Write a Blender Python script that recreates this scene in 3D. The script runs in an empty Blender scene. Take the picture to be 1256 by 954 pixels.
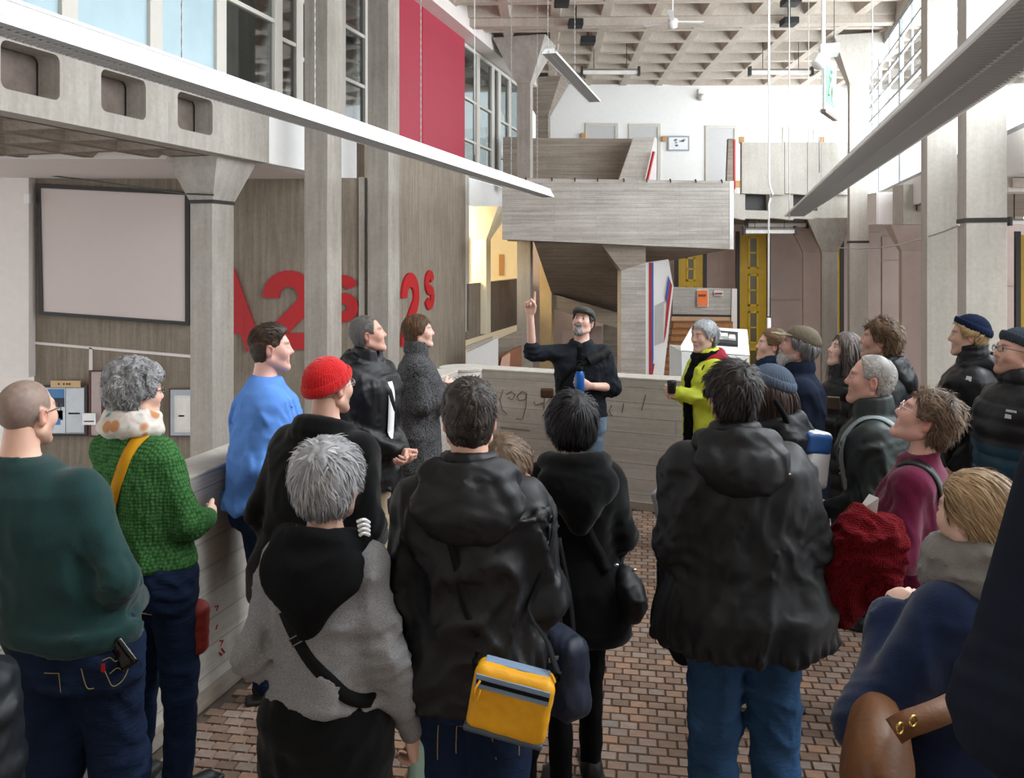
import bpy, bmesh, math, random
import numpy as np
from mathutils import Vector, Matrix

# ---------------------------------------------------------------- camera, world, lights, exposure
SC = bpy.context.scene
FPX, CX, HY, CAMZ = 1050.0, 628.0, 315.0, 2.15      # focal length in pixels, image centre x, horizon row, eye height
cam_d = bpy.data.cameras.new('camera')
cam = bpy.data.objects.new('camera', cam_d)
SC.collection.objects.link(cam)
cam_d.sensor_fit = 'HORIZONTAL'
cam_d.sensor_width = 36.0
cam_d.lens = FPX * 36.0 / 1256.0
cam_d.shift_y = -(954 / 2.0 - HY) / 1256.0
cam_d.clip_end = 300
cam.location = (0, 0, CAMZ)
cam.rotation_euler = (math.pi / 2, 0, 0)
SC.camera = cam

world = bpy.data.worlds.new('world')
SC.world = world
world.use_nodes = True
_bg = world.node_tree.nodes['Background']
_bg.inputs['Color'].default_value = (0.95, 0.98, 1.0, 1)
_bg.inputs['Strength'].default_value = 1.6

def area(name, loc, target, sx, sy, power, col=(1, 1, 1)):
    l = bpy.data.lights.new(name, 'AREA')
    l.shape = 'RECTANGLE'; l.size = sx; l.size_y = sy; l.energy = power; l.color = col
    o = bpy.data.objects.new(name, l)
    SC.collection.objects.link(o)
    o.location = loc
    o.rotation_euler = (Vector(target) - Vector(loc)).to_track_quat('-Z', 'Y').to_euler()
    return o

# daylight entering through the long clerestory windows on the right and the roof light above the bridge
area('daylight_clerestory', (.2686 * 17.5 + 5.3, 17.5, 6.4), (.2686 * 17.5 + 5.3 - 10, 17.5 + 2.686, 6.4), 34.0, 4.6, 4000, (0.95, 0.98, 1.0))
area('daylight_roof', (6.5, 4.5, 9.3), (1.0, 4.4, 0.0), 6.0, 8.0, 620, (0.97, 0.99, 1.0))

vs = SC.view_settings
vs.view_transform = 'Standard'; vs.look = 'None'; vs.gamma = 1.0; vs.use_curve_mapping = False
vs.exposure = 0.25

# ---------------------------------------------------------------- helpers
COL = SC.collection
def at(px, py, Y):
    return Vector(((px - CX) / FPX * Y, Y, CAMZ + (HY - py) / FPX * Y))
TB = (910.0 - CX) / FPX                    # the building's long axis, as dX/dY
YAW = math.atan(TB)
def plane_y(px, c):                        # where the line of sight at column px meets the wall X = TB*Y + c
    return c * FPX / (px - 910.0)
def zz(py, Y):
    return CAMZ + (HY - py) / FPX * Y
def xx(px, Y):
    return (px - CX) / FPX * Y

MATS = {}
def srgb(h):
    h = h.lstrip('#')
    v = [int(h[i:i + 2], 16) / 255.0 for i in (0, 2, 4)]
    return tuple(((c / 12.92) if c <= 0.04045 else ((c + 0.055) / 1.055) ** 2.4) for c in v)
def rgb(c):
    return (srgb(c) if isinstance(c, str) else tuple(c)) + (1.0,)

class NT:
    def __init__(s, name):
        s.m = bpy.data.materials.new(name); s.m.use_nodes = True
        s.t = s.m.node_tree; s.n = s.t.nodes
        s.p = s.n['Principled BSDF']; s.out = s.n['Material Output']
    def add(s, typ, **kw):
        n = s.n.new(typ)
        for k, v in kw.items():
            if k in n.inputs: n.inputs[k].default_value = v
            else: setattr(n, k, v)
        return n
    def link(s, a, b): s.t.links.new(a, b)
    def coords(s, scale=(1, 1, 1), rot=(0, 0, 0), src='Object'):
        tc = s.add('ShaderNodeTexCoord'); mp = s.add('ShaderNodeMapping')
        mp.inputs['Scale'].default_value = scale; mp.inputs['Rotation'].default_value = rot
        s.link(tc.outputs[src], mp.inputs['Vector'])
        return mp.outputs['Vector']
    def noise(s, vec, scale, detail=4, rough=0.6, dist=0.0):
        n = s.add('ShaderNodeTexNoise')
        n.inputs['Scale'].default_value = scale; n.inputs['Detail'].default_value = detail
        n.inputs['Roughness'].default_value = rough; n.inputs['Distortion'].default_value = dist
        s.link(vec, n.inputs['Vector'])
        return n.outputs['Fac']
    def ramp(s, fac, stops):
        r = s.add('ShaderNodeValToRGB')
        els = r.color_ramp.elements
        while len(els) < len(stops): els.new(0.5)
        for e, (p, c) in zip(els, stops):
            e.position = p; e.color = rgb(c)
        s.link(fac, r.inputs['Fac'])
        return r.outputs['Color']
    def mix(s, a, b, fac, mode='MIX'):
        m = s.add('ShaderNodeMix'); m.data_type = 'RGBA'; m.blend_type = mode
        for v, i in ((a, 6), (b, 7)):
            if hasattr(v, 'is_linked'): s.link(v, m.inputs[i])
            else: m.inputs[i].default_value = rgb(v)
        if hasattr(fac, 'is_linked'): s.link(fac, m.inputs[0])
        else: m.inputs[0].default_value = fac
        return m.outputs[2]
    def bump(s, h, strength=0.3, dist=0.02):
        b = s.add('ShaderNodeBump'); b.inputs['Strength'].default_value = strength; b.inputs['Distance'].default_value = dist
        s.link(h, b.inputs['Height']); s.link(b.outputs['Normal'], s.p.inputs['Normal'])
    def base(s, c):
        if hasattr(c, 'is_linked'): s.link(c, s.p.inputs['Base Color'])
        else: s.p.inputs['Base Color'].default_value = rgb(c)
    def rough(s, r, spec=0.5):
        s.p.inputs['Roughness'].default_value = r; s.p.inputs['Specular IOR Level'].default_value = spec

def plain(name, c, rough=0.6, metal=0.0, spec=0.5, var=0.06, vscale=6.0, bump=0.0):
    if name in MATS: return MATS[name]
    t = NT(name); v = t.coords()
    n = t.noise(v, vscale, 3)
    c3 = rgb(c)[:3]
    lo = tuple(x * (1 - var) for x in c3); hi = tuple(min(1, x * (1 + var)) for x in c3)
    t.base(t.ramp(n, [(0.3, lo), (0.7, hi)]))
    t.rough(rough, spec); t.p.inputs['Metallic'].default_value = metal
    if bump: t.bump(t.noise(v, vscale * 12, 2), bump, 0.004)
    MATS[name] = t.m
    return t.m

def emit(name, c, strength):
    if name in MATS: return MATS[name]
    t = NT(name); t.base(c)
    t.p.inputs['Emission Color'].default_value = rgb(c); t.p.inputs['Emission Strength'].default_value = strength
    MATS[name] = t.m
    return t.m

def concrete(name, lo, hi, boards=None, board=0.11, stain=0.5, rough=0.85, length=2.4):
    """cast concrete; boards 'x' or 'z' = direction in which the shuttering boards run (object space)"""
    if name in MATS: return MATS[name]
    t = NT(name); v = t.coords()
    big = t.noise(v, 0.7, 5, 0.65)
    fine = t.noise(v, 14, 5, 0.7)
    col = t.ramp(big, [(0.30, lo), (0.70, hi)])
    col = t.mix(col, t.ramp(fine, [(0.3, (0.55, 0.54, 0.52)), (0.7, (1.0, 1.0, 1.0))]), 0.35, 'MULTIPLY')
    if boards:
        if boards == 'z':
            sv = t.coords((7, 7, 0.35)); bv = t.coords((1, 1, 1), (0, math.pi / 2, 0))
        elif boards == 'x':
            sv = t.coords((0.35, 7, 7)); bv = t.coords((1, 1, 1), (math.pi / 2, 0, 0))
        st = t.noise(sv, 1.6, 6, 0.7, 0.4)
        col = t.mix(col, t.ramp(st, [(0.30, (0.50, 0.47, 0.44)), (0.62, (1.05, 1.05, 1.05))]), stain, 'MULTIPLY')
        br = t.add('ShaderNodeTexBrick'); t.link(bv, br.inputs['Vector'])
        br.inputs['Color1'].default_value = (1, 1, 1, 1); br.inputs['Color2'].default_value = (0.78, 0.77, 0.76, 1)
        br.inputs['Mortar'].default_value = (0.42, 0.40, 0.38, 1)
        br.inputs['Scale'].default_value = 1.0; br.inputs['Mortar Size'].default_value = 0.006
        br.inputs['Mortar Smooth'].default_value = 0.6
        br.inputs['Brick Width'].default_value = length; br.inputs['Row Height'].default_value = board
        col = t.mix(col, br.outputs['Color'], stain * 0.9, 'MULTIPLY')
        ad = t.add('ShaderNodeMath', operation='ADD'); t.link(st, ad.inputs[0]); t.link(br.outputs['Fac'], ad.inputs[1])
        t.bump(ad.outputs[0], 0.35, 0.012)
    else:
        vo = t.add('ShaderNodeTexVoronoi'); t.link(v, vo.inputs['Vector']); vo.inputs['Scale'].default_value = 9
        pit = t.ramp(vo.outputs['Distance'], [(0.03, (0.6, 0.58, 0.56)), (0.07, (1, 1, 1))])
        col = t.mix(col, pit, 0.5, 'MULTIPLY')
        st = t.noise(t.coords((5, 5, 0.4)), 1.2, 5, 0.7)
        col = t.mix(col, t.ramp(st, [(0.35, (0.66, 0.64, 0.62)), (0.6, (1.02, 1.02, 1.02))]), stain, 'MULTIPLY')
        t.bump(fine, 0.25, 0.006)
    t.base(col); t.rough(rough, 0.25)
    MATS[name] = t.m
    return t.m

def glass(name, tint=(0.8, 0.9, 0.92), trans=0.75, rough=0.03):
    if name in MATS: return MATS[name]
    t = NT(name)
    tr = t.add('ShaderNodeBsdfTransparent'); tr.inputs['Color'].default_value = rgb(tint)
    gl = t.add('ShaderNodeBsdfGlossy'); gl.inputs['Roughness'].default_value = rough
    gl.inputs['Color'].default_value = (0.9, 0.95, 1, 1)
    mx = t.add('ShaderNodeMixShader'); mx.inputs[0].default_value = trans
    t.link(gl.outputs[0], mx.inputs[1]); t.link(tr.outputs[0], mx.inputs[2]); t.link(mx.outputs[0], t.out.inputs['Surface'])
    MATS[name] = t.m
    return t.m

class MB:
    """collects vertices and faces for ONE mesh"""
    def __init__(s): s.v = []; s.f = []; s.mi = []
    def add(s, vs_, fs, mi=0):
        b = len(s.v); s.v += [tuple(p) for p in vs_]
        s.f += [tuple(i + b for i in f) for f in fs]; s.mi += [mi] * len(fs)
        return s
    def box(s, a, b, mi=0):
        x0, y0, z0 = a; x1, y1, z1 = b
        return s.add([(x0, y0, z0), (x1, y0, z0), (x1, y1, z0), (x0, y1, z0), (x0, y0, z1), (x1, y0, z1), (x1, y1, z1), (x0, y1, z1)],
                     [(0, 3, 2, 1), (4, 5, 6, 7), (0, 1, 5, 4), (1, 2, 6, 5), (2, 3, 7, 6), (3, 0, 4, 7)], mi)
    def frustum(s, z0, r0, z1, r1, mi=0):                # r = (x0,x1,y0,y1)
        a, b, c, d = r0; e, f, g, h = r1
        return s.add([(a, c, z0), (b, c, z0), (b, d, z0), (a, d, z0), (e, g, z1), (f, g, z1), (f, h, z1), (e, h, z1)],
                     [(0, 3, 2, 1), (4, 5, 6, 7), (0, 1, 5, 4), (1, 2, 6, 5), (2, 3, 7, 6), (3, 0, 4, 7)], mi)
    def prism(s, poly, ext, mi=0):                       # poly: 3-D loop, ext: extrusion vector
        n = len(poly); e = Vector(ext)
        vs_ = [Vector(p) for p in poly]
        return s.add(vs_ + [p + e for p in vs_], [tuple(range(n))[::-1], tuple(range(n, 2 * n))] +
                     [(i, (i + 1) % n, n + (i + 1) % n, n + i) for i in range(n)], mi)
    def tube(s, pts, r, n=6, mi=0, cap=True, closed=False):
        pts = [Vector(p) for p in pts]; rings = []
        up = Vector((0, 0, 1)); N = len(pts)
        for i, p in enumerate(pts):
            if closed: d = pts[(i + 1) % N] - pts[i - 1]
            else: d = pts[min(i + 1, N - 1)] - pts[max(i - 1, 0)]
            d.normalize()
            a = d.cross(up)
            if a.length < 1e-3: a = d.cross(Vector((1, 0, 0)))
            a.normalize(); b = a.cross(d)
            rr = r[i] if isinstance(r, (list, tuple)) else r
            rings.append([p + (a * math.cos(2 * math.pi * k / n) + b * math.sin(2 * math.pi * k / n)) * rr for k in range(n)])
        vs_ = [q for ring in rings for q in ring]; fs = []
        for i in range(N if closed else N - 1):
            j = (i + 1) % N
            for k in range(n):
                fs.append((i * n + k, i * n + (k + 1) % n, j * n + (k + 1) % n, j * n + k))
        if cap and not closed: fs += [tuple(range(n)), tuple(range((N - 1) * n, N * n))[::-1]]
        return s.add(vs_, fs, mi)
    def ribbon(s, pts, nrm, w, th, mi=0):                # strap: flat band of width w, thickness th along pts with normals nrm
        pts = [Vector(p) for p in pts]; N = len(pts); vs_ = []; fs = []
        for i, p in enumerate(pts):
            d = (pts[min(i + 1, N - 1)] - pts[max(i - 1, 0)]).normalized()
            n = Vector(nrm[i]).normalized(); a = d.cross(n).normalized()
            vs_ += [p - a * w / 2, p + a * w / 2, p + a * w / 2 + n * th, p - a * w / 2 + n * th]
        for i in range(N - 1):
            for k in range(4):
                fs.append((i * 4 + k, i * 4 + (k + 1) % 4, i * 4 + 4 + (k + 1) % 4, i * 4 + 4 + k))
        fs += [(3, 2, 1, 0), (N * 4 - 4, N * 4 - 3, N * 4 - 2, N * 4 - 1)]
        return s.add(vs_, fs, mi)
    def lathe(s, prof, n=20, c=(0, 0, 0), mi=0):         # prof: (r,z)
        vs_ = [(c[0] + r * math.cos(2 * math.pi * k / n), c[1] + r * math.sin(2 * math.pi * k / n), c[2] + z) for r, z in prof for k in range(n)]
        fs = [(i * n + k, i * n + (k + 1) % n, i * n + n + (k + 1) % n, i * n + n + k) for i in range(len(prof) - 1) for k in range(n)]
        fs += [tuple(range(n))[::-1], tuple(range((len(prof) - 1) * n, len(prof) * n))]
        return s.add(vs_, fs, mi)
    def xf(s, M):
        s.v = [tuple(M @ Vector(p)) for p in s.v]; return s
    def mesh(s, name, fix=True):
        m = bpy.data.meshes.new(name); m.from_pydata(s.v, [], s.f)
        if max(s.mi, default=0) > 0: m.polygons.foreach_set('material_index', s.mi)
        if fix:
            bm = bmesh.new(); bm.from_mesh(m); bmesh.ops.recalc_face_normals(bm, faces=bm.faces); bm.to_mesh(m); bm.free()
        return m
    def build(s, name, mat, parent=None, smooth=False, bevel=0.0, loc=None, rz=0.0):
        m = s.mesh(name)
        o = link(name, m, mat, parent)
        if smooth:
            m.polygons.foreach_set('use_smooth', [True] * len(m.polygons))
        if bevel:
            b = o.modifiers.new('bevel', 'BEVEL'); b.width = bevel; b.segments = 2; b.limit_method = 'ANGLE'
        if loc is not None: o.location = loc
        if rz: o.rotation_euler = (0, 0, rz)
        return o

def link(name, data, mat=None, parent=None):
    o = bpy.data.objects.new(name, data); COL.objects.link(o)
    if mat is not None:
        for m in (mat if isinstance(mat, (list, tuple)) else [mat]): data.materials.append(m)
    if parent is not None: o.parent = parent
    return o
def empty(name, loc=(0, 0, 0), rz=0.0, parent=None):
    o = bpy.data.objects.new(name, None); COL.objects.link(o)
    o.location = loc; o.rotation_euler = (0, 0, rz); o.empty_display_size = 0.1
    if parent is not None: o.parent = parent
    return o
def tag(o, label=None, cat=None, group=None, kind=None):
    if label: o['label'] = label
    if cat: o['category'] = cat
    if group: o['group'] = group
    if kind: o['kind'] = kind
    return o
def struct(o): o['kind'] = 'structure'; return o

def wall(name, p0, p1, z0, z1, th, mat, structure=True, parent=None, bevel=0.0):
    """upright slab between two plan points; local x runs along it, thickness grows to local +y"""
    a = Vector((p0[0], p0[1], 0)); b = Vector((p1[0], p1[1], 0)); L = (b - a).length
    o = MB().box((0, 0, 0), (L, th, z1 - z0)).build(name, mat, parent, bevel=bevel)
    o.location = (a.x, a.y, z0); o.rotation_euler = (0, 0, math.atan2(b.y - a.y, b.x - a.x))
    if structure: struct(o)
    return o
def onplane(c, Y): return (TB * Y + c, Y)

# ---------------------------------------------------------------- soft bodies: signed distance shapes turned into meshes
def _hash(ix, iy, iz, seed):
    h = (ix * 374761393 + iy * 668265263 + iz * 2147483647 + seed * 1274126177) & 0xffffffff
    h = ((h ^ (h >> 13)) * 1274126177) & 0xffffffff
    return ((h ^ (h >> 16)) & 0xffff).astype(np.float32) / 65535.0
def vnoise(P, f, seed=0):
    q = P * np.asarray(f, np.float32); i = np.floor(q).astype(np.int64); u = (q - i).astype(np.float32); u = u * u * (3 - 2 * u)
    r = 0
    for dx in (0, 1):
        for dy in (0, 1):
            for dz in (0, 1):
                w = (u[..., 0] if dx else 1 - u[..., 0]) * (u[..., 1] if dy else 1 - u[..., 1]) * (u[..., 2] if dz else 1 - u[..., 2])
                r = r + w * _hash(i[..., 0] + dx, i[..., 1] + dy, i[..., 2] + dz, seed)
    return r
def folds(amp, f=(9, 9, 5), seed=0, sharp=2.0):
    """cloth folds: ridged noise whose domain is warped and tipped so that the folds run slantwise"""
    rg = np.random.default_rng(seed); M = np.array(Matrix.Rotation(rg.uniform(-.7, .7), 3, 'Y') @ Matrix.Rotation(rg.uniform(-.5, .5), 3, 'X'), np.float32)
    def fn(P):
        w = (vnoise(P, 4.0, seed + 7)[..., None] - 0.5) * 0.20
        Q = P @ M + w
        a = vnoise(Q, f, seed); b = vnoise(Q + w, np.asarray(f) * 2.2, seed + 3)
        r = 1 - np.abs(2 * a - 1); r2 = 1 - np.abs(2 * b - 1)
        c = vnoise(Q * .8 + w * 1.4, np.asarray(f) * 4.3, seed + 9); r3 = 1 - np.abs(2 * c - 1)
        return -amp * (r ** sharp - 0.35) - 0.5 * amp * (r2 ** sharp - 0.35) - .18 * amp * (r3 ** sharp - .35)
    return fn

def rotm(yaw=0, pitch=0, roll=0):
    """head/limb frame: yaw turns to the right (+x) about z, pitch lifts +y, roll tips to the right"""
    return np.array((Matrix.Rotation(-yaw, 3, 'Z') @ Matrix.Rotation(pitch, 3, 'X') @ Matrix.Rotation(roll, 3, 'Y')), np.float32)

class SDF:
    def __init__(s): s.pr = []
    def _a(s, fn, lo, hi, k, op): s.pr.append((fn, np.asarray(lo, float), np.asarray(hi, float), k, op)); return s
    def cap(s, a, b, ra, rb=None, k=0.02, op='u', flat=None):
        """tapered capsule; flat=(axis vector, factor) squeezes it along that axis"""
        rb = ra if rb is None else rb
        a = np.asarray(a, np.float32); b = np.asarray(b, np.float32); ba = b - a; L2 = max(float(ba @ ba), 1e-9)
        if flat is not None: ax = np.asarray(flat[0], np.float32); ax = ax / np.linalg.norm(ax); fk = 1.0 / flat[1] - 1.0
        def fn(P):
            pa = P - a; t = np.clip((pa @ ba) / L2, 0, 1)
            q = pa - t[..., None] * ba
            if flat is not None: q = q + (q @ ax)[..., None] * ax * fk
            return np.sqrt((q * q).sum(-1)) - (ra + (rb - ra) * t)
        m = max(ra, rb)
        return s._a(fn, np.minimum(a, b) - m, np.maximum(a, b) + m, k, op)
    def ell(s, c, r, R=None, k=0.02, op='u'):
        c = np.asarray(c, np.float32); r = np.asarray(r, np.float32)
        def fn(P):
            q = P - c
            if R is not None: q = q @ R
            l = np.sqrt(((q / r) ** 2).sum(-1)); g = np.sqrt(((q / (r * r)) ** 2).sum(-1)) + 1e-6
            return np.where(l < 0.25, -float(r.min()) * (1 - l), l * (l - 1) / g)
        m = float(r.max())
        if R is None: lo, hi = c - r, c + r
        else:
            e = np.abs(R) @ r; lo, hi = c - e, c + e
        return s._a(fn, lo, hi, k, op)
    def box(s, c, h, rad=0.01, R=None, k=0.01, op='u'):
        c = np.asarray(c, np.float32); h = np.asarray(h, np.float32) - rad
        def fn(P):
            q = P - c
            if R is not None: q = q @ R
            q = np.abs(q) - h
            return np.sqrt((np.maximum(q, 0) ** 2).sum(-1)) + np.minimum(q.max(-1), 0) - rad
        e = (h + rad) if R is None else np.abs(R) @ (h + rad)
        return s._a(fn, c - e, c + e, k, op)
    def loft(s, tab, k=0.03, op='u', p=2.0, rnd=0.015):
        """column of ellipses; tab rows (z, cx, cy, rx, ry)"""
        T = np.asarray(tab, np.float32); T = T[np.argsort(T[:, 0])]; z = T[:, 0]
        def fn(P):
            zc = np.clip(P[..., 2], z[0], z[-1])
            cx, cy, rx, ry = (np.interp(zc, z, T[:, i]).astype(np.float32) for i in (1, 2, 3, 4))
            l = ((np.abs(P[..., 0] - cx) / rx) ** p + (np.abs(P[..., 1] - cy) / ry) ** p) ** (1 / p)
            d = (l - 1) * np.minimum(rx, ry) * 0.92
            dz = np.maximum(z[0] - P[..., 2], P[..., 2] - z[-1])
            a = d + rnd; b = dz + rnd
            return np.minimum(np.maximum(a, b), 0) + np.sqrt(np.maximum(a, 0) ** 2 + np.maximum(b, 0) ** 2) - rnd
        lo = (float((T[:, 1] - T[:, 3]).min()), float((T[:, 2] - T[:, 4]).min()), float(z[0]))
        hi = (float((T[:, 1] + T[:, 3]).max()), float((T[:, 2] + T[:, 4]).max()), float(z[-1]))
        return s._a(fn, lo, hi, k, op)
    def chain(s, pts, rs, k=0.02, op='u'):
        for i in range(len(pts) - 1): s.cap(pts[i], pts[i + 1], rs[i], rs[i + 1], k, op)
        return s
    @staticmethod
    def _comb(v, d, k, op):
        if op == 'u':
            h = np.maximum(k - np.abs(v - d), 0) / k
            return np.minimum(v, d) - h * h * k * 0.25
        if op == 's':
            h = np.maximum(k - np.abs(v + d), 0) / k
            return np.maximum(v, -d) + h * h * k * 0.25
        h = np.maximum(k - np.abs(v - d), 0) / k
        return np.maximum(v, d) + h * h * k * 0.25
    def eval(s, P):
        P = np.asarray(P, np.float32); v = np.full(P.shape[:-1], 10.0, np.float32)
        for fn, lo, hi, k, op in s.pr: v = s._comb(v, fn(P), max(k, 1e-4), op)
        return v
    def normal(s, P, e=0.004):
        P = np.asarray(P, np.float32); g = np.zeros_like(P)
        for i in range(3):
            d = np.zeros(3, np.float32); d[i] = e
            g[..., i] = s.eval(P + d) - s.eval(P - d)
        return g / (np.linalg.norm(g, axis=-1, keepdims=True) + 1e-9)
    def project(s, P, off=0.0, it=6):
        P = np.asarray(P, np.float32).copy()
        for _ in range(it): P = P - s.normal(P) * (s.eval(P) - off)[..., None] * 0.9
        return P
    def mesh(s, res, disp=None, clip=None, pad=0.02):
        us = [(l, h) for _, l, h, k, op in s.pr if op == 'u']
        lo = np.min([u[0] for u in us], 0) - pad - 2 * res; hi = np.max([u[1] for u in us], 0) + pad + 2 * res
        n = np.ceil((hi - lo) / res).astype(int) + 1
        ax = [(lo[i] + np.arange(n[i]) * res).astype(np.float32) for i in range(3)]
        V = np.full(n, 10.0, np.float32)
        for fn, l, h, k, op in s.pr:
            m = k + 2.5 * res + 0.01
            i0 = np.maximum(np.floor((l - m - lo) / res).astype(int), 0); i1 = np.minimum(np.ceil((h + m - lo) / res).astype(int) + 1, n)
            if op == 'i': i0 = np.zeros(3, int); i1 = n
            if (i1 <= i0).any(): continue
            sl = tuple(slice(a, b) for a, b in zip(i0, i1))
            P = np.stack(np.meshgrid(*[ax[i][sl[i]] for i in range(3)], indexing='ij'), -1)
            V[sl] = s._comb(V[sl], fn(P), max(k, 1e-4), op)
        if disp is not None or clip is not None:
            idx = np.nonzero(np.abs(V) < 0.07)
            P = np.stack([ax[i][idx[i]] for i in range(3)], -1)
            if disp is not None: V[idx] = V[idx] + disp(P)
        return surface_nets(V, lo, res)

def surface_nets(V, lo, res):
    ins = V < 0
    C = [(i, j, k) for i in (0, 1) for j in (0, 1) for k in (0, 1)]
    nx, ny, nz = V.shape
    sub = lambda A, c: A[c[0]:nx - 1 + c[0], c[1]:ny - 1 + c[1], c[2]:nz - 1 + c[2]]
    cnt = sum(sub(ins, c).astype(np.int8) for c in C)
    act = (cnt > 0) & (cnt < 8)
    I = np.argwhere(act)
    if len(I) == 0: return np.zeros((0, 3)), np.zeros((0, 4), int)
    ids = np.full(act.shape, -1, np.int64); ids[act] = np.arange(len(I))
    vals = np.stack([V[I[:, 0] + c[0], I[:, 1] + c[1], I[:, 2] + c[2]] for c in C], 1)
    acc = np.zeros((len(I), 3)); num = np.zeros(len(I))
    Ca = np.array(C, float)
    for a in range(8):
        for b in range(a + 1, 8):
            if np.abs(Ca[a] - Ca[b]).sum() != 1: continue
            va, vb = vals[:, a], vals[:, b]; cr = (va < 0) != (vb < 0)
            t = np.where(cr, va / np.where(va == vb, 1, va - vb), 0)
            acc += np.where(cr[:, None], Ca[a] + t[:, None] * (Ca[b] - Ca[a]), 0); num += cr
    verts = lo + (I + acc / num[:, None]) * res
    quads = []
    for ax_ in range(3):
        d = [0, 0, 0]; d[ax_] = 1
        A = ins[:nx - d[0], :ny - d[1], :nz - d[2]]; B = ins[d[0]:, d[1]:, d[2]:]
        e = np.argwhere(A != B)
        o1, o2 = [(1, 2), (2, 0), (0, 1)][ax_]
        ok = (e[:, o1] > 0) & (e[:, o2] > 0) & (e[:, o1] < V.shape[o1] - 1) & (e[:, o2] < V.shape[o2] - 1)
        e = e[ok]; fl = A[e[:, 0], e[:, 1], e[:, 2]]
        q = []
        for s1, s2 in ((-1, -1), (0, -1), (0, 0), (-1, 0)):
            p = e.copy(); p[:, o1] += s1; p[:, o2] += s2
            q.append(ids[p[:, 0], p[:, 1], p[:, 2]])
        q = np.stack(q, 1); q[~fl] = q[~fl][:, ::-1]
        quads.append(q)
    return verts, np.concatenate(quads)

def np_mesh(name, V, F, mat, parent=None, col=None, smooth=True):
    """V (n,3), F (m,4) or list of such pairs to join"""
    m = bpy.data.meshes.new(name)
    k = F.shape[1]
    m.vertices.add(len(V)); m.vertices.foreach_set('co', np.asarray(V, np.float32).ravel())
    m.loops.add(F.size); m.loops.foreach_set('vertex_index', F.astype(np.int32).ravel())
    m.polygons.add(len(F)); m.polygons.foreach_set('loop_start', np.arange(0, F.size, k, dtype=np.int32))
    m.update(calc_edges=True)
    if smooth: m.polygons.foreach_set('use_smooth', np.ones(len(F), bool))
    if col is not None:
        a = m.color_attributes.new('Col', 'FLOAT_COLOR', 'POINT')
        a.data.foreach_set('color', np.concatenate([col, np.ones((len(col), 1))], 1).astype(np.float32).ravel())
    m.validate()
    return link(name, m, mat, parent)
def join(parts):
    vs_, fs, b = [], [], 0
    for V, F in parts:
        vs_.append(V); fs.append(F + b); b += len(V)
    return np.concatenate(vs_), np.concatenate(fs)

# ---------------------------------------------------------------- people
def cloth(name, c, rough=0.9, spec=0.2, sheen=0.0, weave=0.25, scale=350.0, var=0.12, wr=0.0):
    """fabric; wr adds crease relief (shell jackets)"""
    if name in MATS: return MATS[name]
    t = NT(name); v = t.coords()
    n = t.noise(v, 7, 4); c3 = rgb(c)[:3]
    t.base(t.ramp(n, [(0.25, tuple(x * (1 - var) for x in c3)), (0.75, tuple(min(1, x * (1 + var)) for x in c3))]))
    t.rough(rough, spec); t.p.inputs['Sheen Weight'].default_value = sheen; t.p.inputs['Sheen Roughness'].default_value = 0.5
    f = t.noise(v, scale, 2)
    cr = t.add('ShaderNodeTexNoise'); cr.noise_type = 'RIDGED_MULTIFRACTAL'; cr.normalize = True
    t.link(t.coords((1, 1, .55), (.3, .25, 0)), cr.inputs['Vector'])
    for k_, v_ in (('Scale', 6.5 if wr else 5.0), ('Detail', 3.0), ('Roughness', .55), ('Distortion', .9)): cr.inputs[k_].default_value = v_
    b1 = t.add('ShaderNodeBump'); b1.inputs['Strength'].default_value = min(1.0, .30 + .35 * wr); b1.inputs['Distance'].default_value = .022 if wr else .012
    t.link(cr.outputs['Fac'], b1.inputs['Height'])
    b2 = t.add('ShaderNodeBump'); b2.inputs['Strength'].default_value = weave; b2.inputs['Distance'].default_value = .003
    t.link(f, b2.inputs['Height']); t.link(b1.outputs['Normal'], b2.inputs['Normal']); t.link(b2.outputs['Normal'], t.p.inputs['Normal'])
    MATS[name] = t.m
    return t.m
def tweed(name, a, b, scale=220.0):
    if name in MATS: return MATS[name]
    t = NT(name); v = t.coords()
    n = t.noise(v, scale, 2, 0.8)
    t.base(t.ramp(n, [(0.40, a), (0.62, b)])); t.rough(0.95, 0.1); t.bump(n, 0.5, 0.004)
    MATS[name] = t.m
    return t.m
def knit(name, a, b, nx=55.0):
    """chunky basket knit: bumps in rows"""
    if name in MATS: return MATS[name]
    t = NT(name); v = t.coords()
    vo = t.add('ShaderNodeTexVoronoi'); t.link(v, vo.inputs['Vector']); vo.inputs['Scale'].default_value = nx; vo.inputs['Randomness'].default_value = 0.35
    t.base(t.ramp(vo.outputs['Distance'], [(0.2, b), (0.75, a)])); t.rough(0.95, 0.1)
    inv = t.add('ShaderNodeMath', operation='SUBTRACT'); inv.inputs[0].default_value = 1.0; t.link(vo.outputs['Distance'], inv.inputs[1])
    t.bump(inv.outputs[0], 0.8, 0.006)
    MATS[name] = t.m
    return t.m
def denim(name, c, worn=0.5):
    if name in MATS: return MATS[name]
    t = NT(name); v = t.coords(); c3 = rgb(c)[:3]
    n = t.noise(v, 5.5, 4, 0.6, 0.6)
    t.base(t.ramp(n, [(0.35, tuple(x * 0.6 for x in c3)), (0.62, c3), (0.8, tuple(min(1, x * (1 + worn) + 0.02 * worn) for x in c3))]))
    t.rough(0.9, 0.15); t.bump(t.noise(t.coords((1, 1, 3)), 10, 4, 0.6, 1.0), 0.5, 0.012)
    MATS[name] = t.m
    return t.m
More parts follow.
